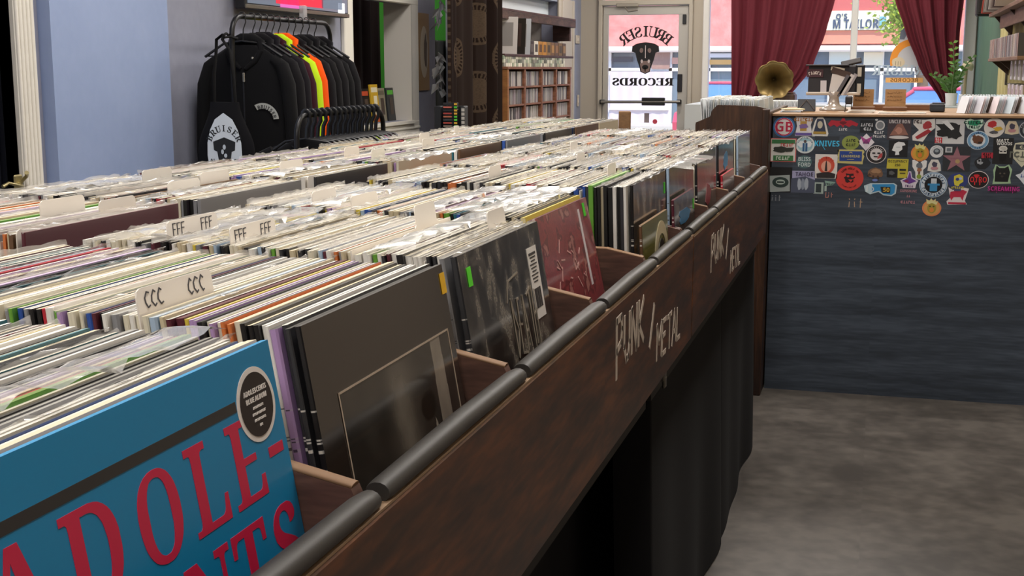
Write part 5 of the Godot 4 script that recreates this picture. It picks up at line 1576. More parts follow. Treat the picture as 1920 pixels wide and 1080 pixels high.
	bx("lid", Vector3(0.004, 0.032, -0.004), Vector3(0.044, 0.005, 0.046), mat("3a3c42", 0.4), pr, 0.002)
	# white sleeved singles leaning in groups on the right end of the counter
	var sleeve := mb()
	box(sleeve, Vector3(0, 0.062, 0), Vector3(0.10, 0.124, 0.003), 0.001)
	var sm := done(sleeve)
	var groups := [[1800, 5], [1826, 4], [1850, 5], [1874, 3], [1898, 5]]
	for g in groups.size():
		for i in groups[g][1]:
			var s := node("single", sm, mat(["e2e4e8", "d8d8e0", "ecdfe2", "cfdce4"][(i + g) % 4], 0.55))
			s.transform = Transform3D(Basis(Vector3(0, 1, 0), -1.02) * Basis(Vector3(1, 0, 0), -0.30), Vector3(0.2737 + 0.0505 * g + 0.0062 * i, 1.0140, -4.86 - 0.006 * i))
			s.scale = Vector3.ONE * 0.5
			tag(s, "white sleeved single leaning in the %s group on the counter's right end" % ["first", "second", "third", "fourth", "fifth"][g], "single record", "leaning singles, group %d" % (g + 1))
		var d := bx("divider_card", Vector3(0, 0.031, 0), Vector3(0.05, 0.058, 0.002), mat("4a3a30", 0.7))
		d.transform = Transform3D(Basis(Vector3(0, 1, 0), -1.02) * Basis(Vector3(1, 0, 0), -0.30), Vector3(0.2737 + 0.0505 * g + 0.0062 * groups[g][1] + 0.004, 1.0142, -4.89))
		tag(d, "dark card closing the %s group of white singles on the counter" % ["first", "second", "third", "fourth", "fifth"][g], "divider card")
	# rows of small clear cases behind them
	var cm := mb()
	box(cm, Vector3(0, 0.03, 0), Vector3(0.0045, 0.06, 0.06), 0.0012)
	var cmesh := done(cm)
	for r in 2:
		for i in 26:
			var s := node("single", cmesh, mat(["dfe8ec", "cfdde2", "eef2f3", "b9cbd2"][rng.randi() % 4], 0.3))
			s.position = Vector3(0.2849 + 0.0098 * i, 1.0136, -5.08 - 0.13 * r)
			s.rotation.z = rng.randf_range(-0.05, 0.02)
			tag(s, "clear bagged single standing in the %s row at the counter's right end" % ["front", "back"][r], "single record", "standing singles, %s row" % ["front", "back"][r])


# ------------------------------------------------------------------ clothes
func rack(label: String, x: float, z0: float, z1: float, top: float, r: float, half: float) -> Node3D:
	var o := thing("clothes_rack", label, "clothes rack", Vector3.ZERO)
	var pts := []
	pts.append(Vector3(x, 0.02, z0))
	pts.append(Vector3(x, top - 0.09, z0))
	for i in 5:
		var a := PI / 2.0 * (i + 1) / 5.0
		pts.append(Vector3(x, top - 0.09 + 0.09 * sin(a), z0 - 0.09 + 0.09 * cos(a)))
	for i in 5:
		var a := PI / 2.0 * i / 5.0
		pts.append(Vector3(x, top - 0.09 + 0.09 * cos(a), z1 + 0.09 - 0.09 * sin(a)))
	pts.append(Vector3(x, top - 0.09, z1))
	pts.append(Vector3(x, 0.02, z1))
	var st := mb()
	tube(st, pts, r, 10)
	obj("rail_frame", st, mat("1d1d1f", 0.35, 0.4), o)
	for z in [z0, z1]:
		st = mb()
		tube(st, [Vector3(x - half, 0.012, z), Vector3(x + half, 0.012, z)], 0.012, 8)
		obj("foot", st, mat("1d1d1f", 0.35, 0.4), o)
	return o


# hook at the origin (the rail's top), shoulders in x
func hanger_mesh(w: float, drop: float, flat_hook: bool) -> ArrayMesh:
	var st := mb()
	var pts := []
	var hr := 0.016
	for i in 9:
		var a := deg_to_rad(-20 + 200.0 * i / 8.0)
		pts.append(Vector3(cos(a) * hr, sin(a) * hr - 0.003, 0))
	pts.reverse()
	pts.append(Vector3(hr * 1.1, -0.035, 0))
	pts.append(Vector3(0.004, -drop * 0.55, 0))
	pts.append(Vector3(0.0, -drop, 0))
	tube(st, pts, 0.0045 if flat_hook else 0.003, 7, true, Vector2(1, 2.2) if flat_hook else Vector2.ONE)
	for s in [-1.0, 1.0]:
		tube(st, [Vector3(0, -drop, 0), Vector3(s * w * 0.25, -drop - 0.012, 0), Vector3(s * w * 0.5, -drop - 0.075, 0)], [0.006, 0.006, 0.007], 7, true, Vector2(1.3, 1))
	tube(st, [Vector3(-w * 0.46, -drop - 0.072, 0), Vector3(w * 0.46, -drop - 0.072, 0)], 0.004, 6)
	return done(st)


# a hanging garment; its origin is at the neck, front towards +z
func garment_mesh(half: float, length: float, thick: float, long_sleeve: bool, seed_: int, hood: bool) -> ArrayMesh:
	var st := mb()
	var r := FastNoiseLite.new()
	r.seed = seed_
	r.frequency = 1.0
	var rows := 18
	var n := 28
	var f := func(i: int, j: int) -> Vector3:
		var v := float(j) / rows
		var y := -length * pow(v, 1.25)
		var k := clampf(-y / 0.085, 0.0, 1.0)
		var hw := lerpf(0.06, half, pow(k, 0.75)) + 0.012 * v
		var th := lerpf(0.018, thick, smoothstep(0.0, 0.25, v))
		var a := TAU * i / n
		var ca := cos(a)
		var sa := sin(a)
		var fold := 0.010 * v * r.get_noise_2d(ca * 6.0 + seed_, sa * 3.0 + v * 1.5)
		var px := signf(ca) * pow(absf(ca), 0.75) * hw
		var pz := signf(sa) * pow(absf(sa), 0.6) * th + fold * signf(sa)
		return Vector3(px + 0.01 * v * r.get_noise_1d(v * 5.0), y - 0.012 * absf(ca) * k * (1.0 - v), pz)
	for i in n:
		for j in rows:
			var q := [f.call(i, j), f.call(i + 1, j), f.call(i + 1, j + 1), f.call(i, j + 1)]
			var mid: Vector3 = (q[0] + q[1] + q[2] + q[3]) / 4.0
			face(st, q, Vector3(mid.x * 0.4, 0.0, mid.z if absf(mid.z) > 0.001 else 0.0), true)
	for e in [0, rows]:
		var ring := []
		for i in n:
			ring.append(f.call(i, e))
		face(st, ring, Vector3(0, 1 if e == 0 else -1, 0))
	for s in [-1.0, 1.0]:
		var p := []
		if long_sleeve:
			p = [Vector3(s * (half - 0.05), -0.065, 0), Vector3(s * (half - 0.008), -0.10, 0), Vector3(s * (half + 0.022), -0.19, 0.004), Vector3(s * (half + 0.036), -0.36, 0.008), Vector3(s * (half + 0.040), -0.52, 0.016), Vector3(s * (half + 0.038), -0.60, 0.02), Vector3(s * (half + 0.036), -0.655, 0.022)]
			tube(st, p, [0.045, 0.058, 0.062, 0.056, 0.050, 0.046, 0.034], 12, true, Vector2(0.75, 0.55))
		else:
			p = [Vector3(s * (half - 0.05), -0.06, 0), Vector3(s * (half - 0.01), -0.09, 0), Vector3(s * (half + 0.05), -0.17, 0), Vector3(s * (half + 0.075), -0.235, 0.0)]
			tube(st, p, [0.04, 0.055, 0.062, 0.066], 12, true, Vector2(0.5, 1))
	if hood:
		# the hood lies folded behind and over the neck
		tube(st, [Vector3(-0.085, -0.035, 0.01), Vector3(-0.075, 0.012, -0.012), Vector3(-0.03, 0.03, -0.03), Vector3(0.03, 0.03, -0.03), Vector3(0.075, 0.012, -0.012), Vector3(0.085, -0.035, 0.01)], [0.014, 0.022, 0.028, 0.028, 0.022, 0.014], 10, true, Vector2(1, 1))
		for s in [-1.0, 1.0]:
			tube(st, [Vector3(s * 0.085, -0.03, 0.012), Vector3(s * 0.06, -0.075, 0.028), Vector3(s * 0.012, -0.115, 0.036)], [0.015, 0.016, 0.010], 8)
	return done(st)


func clothes() -> void:
	var rx := -3.0
	rack("tall black tube clothes rack of hoodies against the left wall", rx, -5.63, -6.78, 1.420, 0.013, 0.2)
	var hm := hanger_mesh(0.40, 0.125, false)
	var gm := garment_mesh(0.195, 0.74, 0.034, true, 3, true)
	var gm2 := garment_mesh(0.195, 0.74, 0.022, true, 9, true)
	# front zip hoodie
	var y := 1.283
	var hoods := [[-5.74, "141416", "black zip hoodie with a chest print at the front of the tall rack"], [-5.84, "161518", "black hoodie directly behind the zip hoodie"], [-5.91, "17151a", "black hoodie second behind the zip hoodie"], [-5.98, "35141f", "dark maroon hoodie before the neon yellow one"], [-6.05, "b8dd22", "neon yellow hoodie on the tall rack"], [-6.12, "f0560f", "bright orange hoodie on the tall rack"], [-6.22, "171619", "black hoodie just right of the orange one"], [-6.30, "151416", "black hoodie second right of the orange one"], [-6.39, "18171a", "black hoodie third right of the orange one"], [-6.47, "131315", "black hoodie fourth right of the orange one"], [-6.56, "161518", "last black hoodie next to the pass-through window"]]
	for i in hoods.size():
		var q: Array = hoods[i]
		var h := node("clothes_hanger", hm, mat("19191b", 0.4))
		h.position = Vector3(rx + 0.0, 1.428, q[0])
		h.rotation.y = 0.07
		tag(h, "black plastic hanger holding the %s" % q[2].trim_suffix(" on the tall rack").trim_suffix(" at the front of the tall rack"), "hanger", "hangers on the tall rack")
		var o := thing("hoodie", q[2], "hoodie", Vector3(rx + 0.012, y + (0.0 if i == 0 else 0.006 * (i % 3)), q[0]), "hoodies on the tall rack")
		o.rotation.y = 0.07
		node("body", gm if i == 0 else gm2, cloth(q[1]), o)
		if i == 0:
			bx("zip", Vector3(0.0, -0.42, 0.036), Vector3(0.008, 0.58, 0.004), mat("3a3a3c", 0.3, 0.6), o)
			bx("zip_pull", Vector3(0.003, -0.155, 0.040), Vector3(0.012, 0.045, 0.005), mat("c8c4b8", 0.25, 0.8), o, 0.002)
			bx("neck_label", Vector3(0, -0.052, 0.012), Vector3(0.024, 0.018, 0.002), mat("6a6a6c", 0.7), o)
			for s in [-1.0, 1.0]:
				var st := mb()
				lathe(st, [Vector2(0.002, 0), Vector2(0.006, 0.0), Vector2(0.006, 0.003), Vector2(0.002, 0.003)], 10, Transform3D(Basis(Vector3(1, 0, 0), PI / 2), Vector3(s * 0.052, -0.062, 0.040)))
				obj("eyelet", st, mat("d0cabc", 0.25, 0.8), o)
			var stp := mb()
			plate(stp, arc_band(0.075, -0.36, 0.055, 0.083, 5, 120, 12), 0.002, Transform3D(Basis.IDENTITY, Vector3(0.02, 0, 0.037)))
			obj("chest_print", stp, mat("a8aaa6", 0.6), o)
			arc_text("print_letter", "BRUISER", 0.018, 0.064, 62, 105, mat("2a2a2c", 0.7), o, Transform3D(Basis.IDENTITY, Vector3(0.095, -0.36, 0.0395)))
		else:
			var st := mb()
			tube(st, [Vector3(0.0, -0.10, 0.031), Vector3(0.0, -0.7, 0.033)], 0.003, 6)
			obj("zip", st, mat("2a2a2c", 0.4, 0.4), o)
	# bag with the white oval print, hung by its straps on the near upright
	var bag := thing("hanging_bag", "black drawstring bag with a white pointed oval dog print hanging at the rack's near end", "bag", Vector3(-2.985, 1.285, -5.52), "")
	var st := mb()
	tube(st, [Vector3(0.0, 0.04, 0.0), Vector3(-0.012, 0.05, -0.05), Vector3(-0.034, 0.045, -0.108), Vector3(-0.034, 0.03, -0.125), Vector3(0.006, 0.028, -0.125), Vector3(0.006, 0.035, -0.05), Vector3(0.002, 0.03, 0.0)], 0.006, 6)
	for s in [-1.0, 1.0]:
		tube(st, [Vector3(0.0 + s * 0.002, 0.045, 0), Vector3(-0.022 + s * 0.016, 0.02, 0.0), Vector3(s * 0.035, -0.03, 0.01), Vector3(s * 0.05, -0.14, 0.012), Vector3(s * 0.055, -0.28, 0.01)], 0.009, 8, true, Vector2(1.6, 0.5))
	obj("strap", st, cloth("131315"), bag)
	st = mb()
	var n := 24
	var rows := 12
	var g := func(i: int, j: int) -> Vector3:
		var v := float(j) / rows
		var a := TAU * i / n
		var hw := lerpf(0.075, 0.15, smoothstep(0.0, 0.5, v))
		return Vector3(cos(a) * hw, -0.27 - 0.46 * v, 0.012 + sin(a) * (0.018 + 0.02 * sin(PI * v)))
	for i in n:
		for j in rows:
			var q := [g.call(i, j), g.call(i + 1, j), g.call(i + 1, j + 1), g.call(i, j + 1)]
			var mid: Vector3 = (q[0] + q[2]) / 2.0
			face(st, q, Vector3(mid.x * 0.2, 0, mid.z - 0.012), true)
	for e in [0, rows]:
		var ring := []
		for i in n:
			ring.append(g.call(i, e))
		face(st, ring, Vector3(0, 1 if e == 0 else -1, 0))
	obj("pouch", st, cloth("151518"), bag)
	st = mb()
	var oval := PackedVector2Array([Vector2(0, 0.17), Vector2(0.045, 0.14), Vector2(0.072, 0.09), Vector2(0.088, 0.03), Vector2(0.09, -0.03), Vector2(0.08, -0.11), Vector2(0.06, -0.17), Vector2(-0.06, -0.17), Vector2(-0.08, -0.11), Vector2(-0.09, -0.03), Vector2(-0.088, 0.03), Vector2(-0.072, 0.09), Vector2(-0.045, 0.14)])
	var at := Vector3(0.012, -0.49, 0.052)
	plate(st, oval, 0.002, Transform3D(Basis.IDENTITY, at))
	var pr := obj("white_print", st, mat("d3dbe2", 0.7), bag)
	st = mb()
	plate(st, PackedVector2Array([Vector2(-0.03, 0.045), Vector2(0.0, 0.056), Vector2(0.03, 0.045), Vector2(0.058, 0.035), Vector2(0.055, -0.005), Vector2(0.038, -0.012), Vector2(0.03, -0.06), Vector2(0.0, -0.09), Vector2(-0.03, -0.06), Vector2(-0.038, -0.012), Vector2(-0.055, -0.005), Vector2(-0.058, 0.035)]), 0.0008, Transform3D(Basis.IDENTITY, at + Vector3(0, 0, 0.002)))
	obj("dog_head", st, mat("17181b", 0.7), pr)
	st = mb()
	for q in [[0.0, 0.01, 0.008, 0.012], [-0.010, -0.012, 0.007, 0.012], [0.006, -0.03, 0.008, 0.010], [-0.006, -0.05, 0.006, 0.006]]:
		plate(st, ellipse(q[0], q[1], q[2], q[3], 12), 0.0006, Transform3D(Basis.IDENTITY, at + Vector3(0, 0, 0.003)))
	obj("light_fur", st, mat("c3ccd3", 0.7), pr)
	arc_text("print_letter", "BRUISER", 0.028, 0.082, 90, 150, mat("17181b", 0.7), pr, Transform3D(Basis.IDENTITY, at + Vector3(0, 0.015, 0.0025)), "serif")
	text("print_letter", "AL", 0.018, mat("17181b", 0.7), pr, Transform3D(Basis.IDENTITY, at + Vector3(-0.062, -0.055, 0.0025)))
	text("print_letter", "FL", 0.018, mat("17181b", 0.7), pr, Transform3D(Basis.IDENTITY, at + Vector3(0.062, -0.055, 0.0025)))
	# low rack of T-shirts
	rx = -2.4
	var zr0: float = -5.0485
	rack("low black tube rack of T-shirts in front of the tall rack", rx, zr0, -6.05, 0.972, 0.012, 0.2)
	var fm := hanger_mesh(0.40, 0.11, true)
	var tm := garment_mesh(0.20, 0.66, 0.016, false, 5, false)
	var cols := ["141416", "161518", "3a1520", "19181b", "151517", "141416", "17161a", "161618", "131315", "18171a", "151517", "bfe03a", "d9dbe0", "e85aa8", "151516"]
	var names := ["black", "black", "maroon", "black", "black", "black", "black", "black", "black", "black", "black", "neon yellow", "white", "pink", "black"]
	for i in cols.size():
		var z := zr0 - 0.10 - 0.057 * i
		var h := node("clothes_hanger", fm, mat("1b1b1d", 0.3))
		h.position = Vector3(rx, 0.978, z)
		tag(h, "black flat-hooked hanger carrying the %s T-shirt, %s on the low rack" % [names[i], ordinal(i + 1)], "hanger", "hangers on the low rack")
		var o := thing("tshirt", "%s T-shirt on the low rack, %s from its near end" % [names[i], ordinal(i + 1)], "T-shirt", Vector3(rx, 0.862, z), "T-shirts on the low rack")
		node("body", tm, cloth(cols[i]), o)
		st = mb()
		tube(st, [Vector3(-0.075, -0.012, 0.0), Vector3(-0.06, -0.03, 0.016), Vector3(0, -0.05, 0.02), Vector3(0.06, -0.03, 0.016), Vector3(0.075, -0.012, 0.0)], 0.006, 6)
		obj("collar", st, cloth(cols[i]), o)


# ------------------------------------------------------------------ left side
func left_side() -> void:
	# navy curtain in the near doorway with its brass tieback
	var st := mb()
	drape(st, Vector3(-3.38, 2.0, -4.0), Vector3(-3.38, 2.0, -4.41), 2.0, 8, 0.02)
	tag(obj("curtain", st, cloth("14161f")), "dark navy curtain in the doorway at the left edge", "curtain")
	var hook := thing("tieback_hook", "brass tieback hook on the white fluted casing at the left edge", "hook", Vector3(-3.27, 0.7214, -4.32))
	st = mb()
	tube(st, [Vector3(0.0, 0, -0.02), Vector3(0.03, -0.01, 0.0), Vector3(0.045, 0.0, 0.05), Vector3(0.035, 0.012, 0.09), Vector3(0.03, 0.0, 0.12)], [0.008, 0.007, 0.007, 0.006, 0.008], 8)
	tube(st, [Vector3(0.0, 0.0, -0.02), Vector3(0.03, 0.03, -0.03), Vector3(0.045, 0.045, -0.01)], [0.008, 0.007, 0.009], 8)
	obj("arm", st, mat("b8ab7e", 0.3, 0.7), hook)
	bx("rosette", Vector3(-0.005, 0, -0.02), Vector3(0.012, 0.07, 0.05), mat("b8ab7e", 0.3, 0.7), hook, 0.005)
	# television on the wall
	var tv := thing("television", "flat television on the left wall above the clothes rack, showing red and pink bands", "television", Vector3(-3.22, 1.48, -6.86))
	bx("casing", Vector3(-0.02, 0.36, 0), Vector3(0.06, 0.72, 1.36), mat("17171a", 0.4), tv, 0.006)
	bx("bezel", Vector3(0.012, 0.013, 0), Vector3(0.012, 0.022, 1.36), mat("7d786e", 0.25, 0.5), tv, 0.003)
	var sc := StandardMaterial3D.new()
	sc.albedo_color = Color("20242c")
	sc.emission_enabled = true
	sc.emission = Color("7f8896")
	sc.emission_energy_multiplier = 0.55
	sc.roughness = 0.15
	bx("screen", Vector3(0.0125, 0.37, 0), Vector3(0.004, 0.68, 1.31), sc, tv)
	for q in [[0.02, 0.10, 0.62, 0.115, "c8283c"], [0.16, 0.055, 0.24, 0.06, "b85aa0"], [-0.42, 0.09, 0.3, 0.09, "5a6272"], [-0.56, 0.055, 0.10, 0.06, "d8dade"]]:
		var em := StandardMaterial3D.new()
		em.albedo_color = Color(q[4])
		em.emission_enabled = true
		em.emission = Color(q[4])
		em.emission_energy_multiplier = 0.6
		bx("screen_picture", Vector3(0.0155, q[1], q[0]), Vector3(0.002, q[3], q[2]), em, tv)
	scribble("screen_caption", 9, 0.032, mat("e8e4e4", 0.4), tv, Transform3D(Basis(Vector3.UP, PI / 2), Vector3(0.017, 0.10, -0.04)))
	bx("clear_clip", Vector3(0.03, 0.0, 0.02), Vector3(0.03, 0.09, 0.05), clear_film(0.3, "e8f0f4", 0.1), tv, 0.004)
	bx("wall_bracket", Vector3(-0.062, 0.36, 0), Vector3(0.03, 0.3, 0.4), mat("202022", 0.5), tv)
	# pass-through: dark drape behind it, covers standing on the sill
	st = mb()
	drape(st, Vector3(-3.75, 2.0, -8.1), Vector3(-3.75, 2.0, -9.415), 1.6, 7, 0.02)
	tag(obj("curtain", st, cloth("2b1f1f")), "very dark brown drape hanging behind the pass-through window", "curtain")
	sbx("window_4", Vector3(-3.48, 0.80, -8.815), Vector3(-3.27, 1.64, -8.83), mat("cfcac2", 0.6))
	var books := [["b0905c", "8a6a3c", "tan paperback at the left end of the pass-through sill"], ["2a2430", "c8c4d0", "dark magazine with a pale spine on the pass-through sill"], ["1a1516", "b84a2a", "black magazine with a red title on the pass-through sill"], ["d0a82c", "efe6c8", "yellow framed magazine on the pass-through sill"], ["8d8672", "6a6452", "drab green paperback on the pass-through sill"], ["23262a", "54b82c", "dark book with a green spot at the right end of the pass-through sill"]]
	for i in books.size():
		var zz := -7.98 - 0.148 * i
		var b := thing("magazine", books[i][2], "magazine", Vector3(-3.40 + 0.01 * (i % 2), 0.8005, zz))
		b.rotation.z = 0.1
		var h := 0.235 if i != 3 else 0.262
		bx("cover", Vector3(0, h / 2.0, 0), Vector3(0.012, h, 0.138), mat(books[i][0], 0.45), b, 0.001)
		bx("title_band", Vector3(0.0068, h * 0.86, 0), Vector3(0.0008, h * 0.13, 0.11), mat(books[i][1], 0.5), b)
		bx("picture_panel", Vector3(0.0068, h * 0.45, -0.01), Vector3(0.0008, h * 0.5, 0.06), mat(books[i][1] if i == 3 else "4a3c34", 0.5), b)
		if i == 3:
			bx("foot_band", Vector3(0.0070, h * 0.1, 0), Vector3(0.0008, h * 0.18, 0.13), mat("c4582c", 0.5), b)
	# poster
	var po := bx2("poster", Vector3(-3.297, 1.0102, -9.0212), Vector3(-3.291, 1.5755, -9.2576), mat("9a7a52", 0.7))
	tag(po, "narrow brown paper poster with a pale oval on the grey wall", "poster")
	st = mb()
	plate(st, ellipse(0, 0, 0.085, 0.19), 0.001, Transform3D(Basis(Vector3(0, 0, -1), Vector3(0, 1, 0), Vector3(1, 0, 0)), Vector3(0.004, 0.0, 0)))
	var ov := obj("oval_print", st, mat("b8aa94", 0.7), po)
	ov.position = (Vector3(-3.297, 1.0102, -9.0212) + Vector3(-3.291, 1.5755, -9.2576)) / 2.0
	st = mb()
	plate(st, blob(4, 0.03, 0, 0.04, 0.16, 14, 0.4), 0.001, Transform3D(Basis(Vector3(0, 0, -1), Vector3(0, 1, 0), Vector3(1, 0, 0)), Vector3(0.0055, 0.0, 0)))
	var of := obj("figure_print", st, mat("4a3826", 0.7), po)
	of.position = ov.position
	# silver leaf garland on the doorway's edge
	for q in [[Vector3(-3.2, 1.6762, -9.2661), Vector3(-3.2, 1.5023, -9.2005), 9, "upper"], [Vector3(-3.2, 1.2914, -9.2063), Vector3(-3.2, 0.9986, -9.2712), 14, "lower"]]:
		var g := thing("garland", "%s bunch of shiny silver foil leaves at the curtained doorway" % q[3], "garland", q[0])
		for i in q[2]:
			st = mb()
			var d: Vector3 = (q[1] - q[0]) * (float(i) / q[2])
			var b := Basis.from_euler(Vector3(rng.randf_range(-1, 1), rng.randf() * TAU, rng.randf_range(-0.6, 0.6)))
			var lf := [Vector3(0, 0.0, 0), Vector3(0.03, -0.03, 0.012), Vector3(0, -0.10, 0.0), Vector3(-0.03, -0.03, 0.012)]
			var lt := Transform3D(b, d + Vector3(rng.randf_range(-0.02, 0.02), 0, rng.randf_range(-0.05, 0.03)))
			face(st, [lt * lf[0], lt * lf[1], lt * lf[2]], lt.basis * Vector3(0, 0, 1))
			face(st, [lt * lf[0], lt * lf[2], lt * lf[3]], lt.basis * Vector3(0, 0, 1))
			obj("leaf", st, mat("e2e4e6", 0.2, 0.35), g)
		st = mb()
		tube(st, [Vector3.ZERO, q[1] - q[0]], 0.004, 6)
		obj("cord", st, mat("cfd2d6", 0.3, 0.8), g)
	# patterned brown curtain
	var cm := StandardMaterial3D.new()
	cm.albedo_texture = ImageTexture.create_from_image(curtain_pic())
	cm.roughness = 0.9
	cm.metallic_specular = 0.2
	st = mb()
	var n := 70
	var za: float = -8.5744
	var zb: float = -9.9277
	var f := func(i: int, y: float) -> Vector3:
		var u := float(i) / n
		return Vector3(-2.93 + 0.045 * sin(u * TAU * 4.0) + 0.02 * sin(u * TAU * 9.0 + 1.0) + (0.05 if u > 0.44 and u < 0.5 else 0.0) * -1.0, y, lerpf(za, zb, u))
	st.set_smooth_group(0)
	for i in n:
		for j in 8:
			var y0 := 0.02 + 2.1 * j / 8.0
			var y1 := 0.02 + 2.1 * (j + 1) / 8.0
			var q := [f.call(i, y0), f.call(i, y1), f.call(i + 1, y1), f.call(i + 1, y0)]
			var uv := [Vector2(i * 1.45 / n, -y0 / 1.0), Vector2(i * 1.45 / n, -y1 / 1.0), Vector2((i + 1) * 1.45 / n, -y1 / 1.0), Vector2((i + 1) * 1.45 / n, -y0 / 1.0)]
			for k in [0, 1, 2, 0, 2, 3]:
				st.set_uv(uv[k])
				st.add_vertex(q[k])
	tag(obj("curtain", st, cm), "long dark brown curtain patterned with tan ovals, left of the wooden cubby", "curtain")
	# black tower of cased tapes
	var tw := thing("media_rack", "black rack of cased tapes standing before the patterned curtain", "rack", Vector3(-2.8085, 0, -8.36))
	bx("body", Vector3(-0.012, 0.46, -0.045), Vector3(0.19, 0.92, 0.09), mat("15171a", 0.5), tw, 0.004)
	bx("side", Vector3(-0.083, 0.46, 0.03), Vector3(0.045, 0.92, 0.09), mat("1a1d22", 0.5), tw, 0.004)
	var tints := ["2a2c30", "c8685a", "23252a", "a8403c", "b86a4e", "3a3c40", "b0483c", "8a7a6c", "c8c4be", "2a2a2e", "9a3c34"]
	var shelf_z := -8.30
	for i in tints.size():
		var y := 0.9347 - 0.0212 * i
		var c := thing("tape_case", "%s tape case in the black rack, %s from the top" % [["dark", "pinkish", "black", "red", "orange", "charcoal", "brick red", "taupe", "white", "black", "rusty"][i], ordinal(i + 1)], "tape case", Vector3(-2.8009, y, shelf_z), "tape cases in the black rack")
		bx("case", Vector3(0, 0, 0), Vector3(0.102, 0.0175, 0.03), mat("1c1d20", 0.4), c, 0.002)
		bx("title_strip", Vector3(-0.018, 0, 0.0155), Vector3(0.060, 0.010, 0.001), mat(tints[i], 0.5), c)
		bx("price_dot", Vector3(0.040, 0, 0.0155), Vector3(0.022, 0.013, 0.001), mat("58c838" if i % 3 != 0 and i != 2 else "d8a838", 0.5), c)
	bx("spine_column", Vector3(0.095, 0.80, 0.035), Vector3(0.03, 0.23, 0.06), mat("3a3a3c", 0.5), tw, 0.002)
	for i in 8:
		bx("pale_spine", Vector3(0.097, 0.70 + 0.028 * i, 0.0665), Vector3(0.022, 0.02, 0.002), mat("b8b4ac", 0.5), tw)
	cubby()


func drape(st: SurfaceTool, a: Vector3, b: Vector3, drop: float, folds: int, amp: float) -> void:
	var n := folds * 8
	var d := (b - a).normalized()
	var nr := Vector3(d.z, 0, -d.x)
	var f := func(i: int, j: int) -> Vector3:
		var u := float(i) / n
		var v := j / 6.0
		return a.lerp(b, u) + Vector3(0, -drop * v, 0) + nr * amp * (0.6 + 0.4 * v) * (sin(u * TAU * folds) + 0.35 * sin(u * TAU * folds * 2.3 + 1.0 + v))
	for i in n:
		for j in 6:
			face(st, [f.call(i, j), f.call(i + 1, j), f.call(i + 1, j + 1), f.call(i, j + 1)], -nr if nr.x < 0.0 else nr, true)


func curtain_pic() -> Image:
	var w := 256
	var im := Image.create(w, w * 2, false, Image.FORMAT_RGB8)
	var dark := Color("241a17")
	var tan := Color("54463a")
	for y in w * 2:
		for x in w:
			var u := float(x) / w
			var v := float(y) / (w * 2)
			var c := dark if fmod(u * 2.0, 1.0) < 0.5 else dark.lightened(0.05)
			# tall ovals with a ring of beads, two to the width, offset by half
			for k in 2:
				var cx := 0.25 + 0.5 * k
				var vv := fposmod(v * 2.0 + 0.5 * k, 1.0)
				var p := Vector2((u - cx) / 0.14, (vv - 0.5) / 0.31)
				var r := pow(pow(absf(p.x), 2.3) + pow(absf(p.y), 2.3), 1.0 / 2.3)
				if r < 1.0:
					var an := atan2(p.y, p.x)
					if r > 0.66 and r < 0.88 and sin(an * 30.0) > -0.1:
						c = dark
					else:
						c = tan.darkened(0.25 * absf(noise.get_noise_2d(u * 40.0, v * 40.0)))
			if absf(fposmod(u + 0.5, 0.5) - 0.0) < 0.018 and sin(v * 120.0) > 0.2:
				c = tan.darkened(0.2)
			im.set_pixel(x, y, c)
	return im


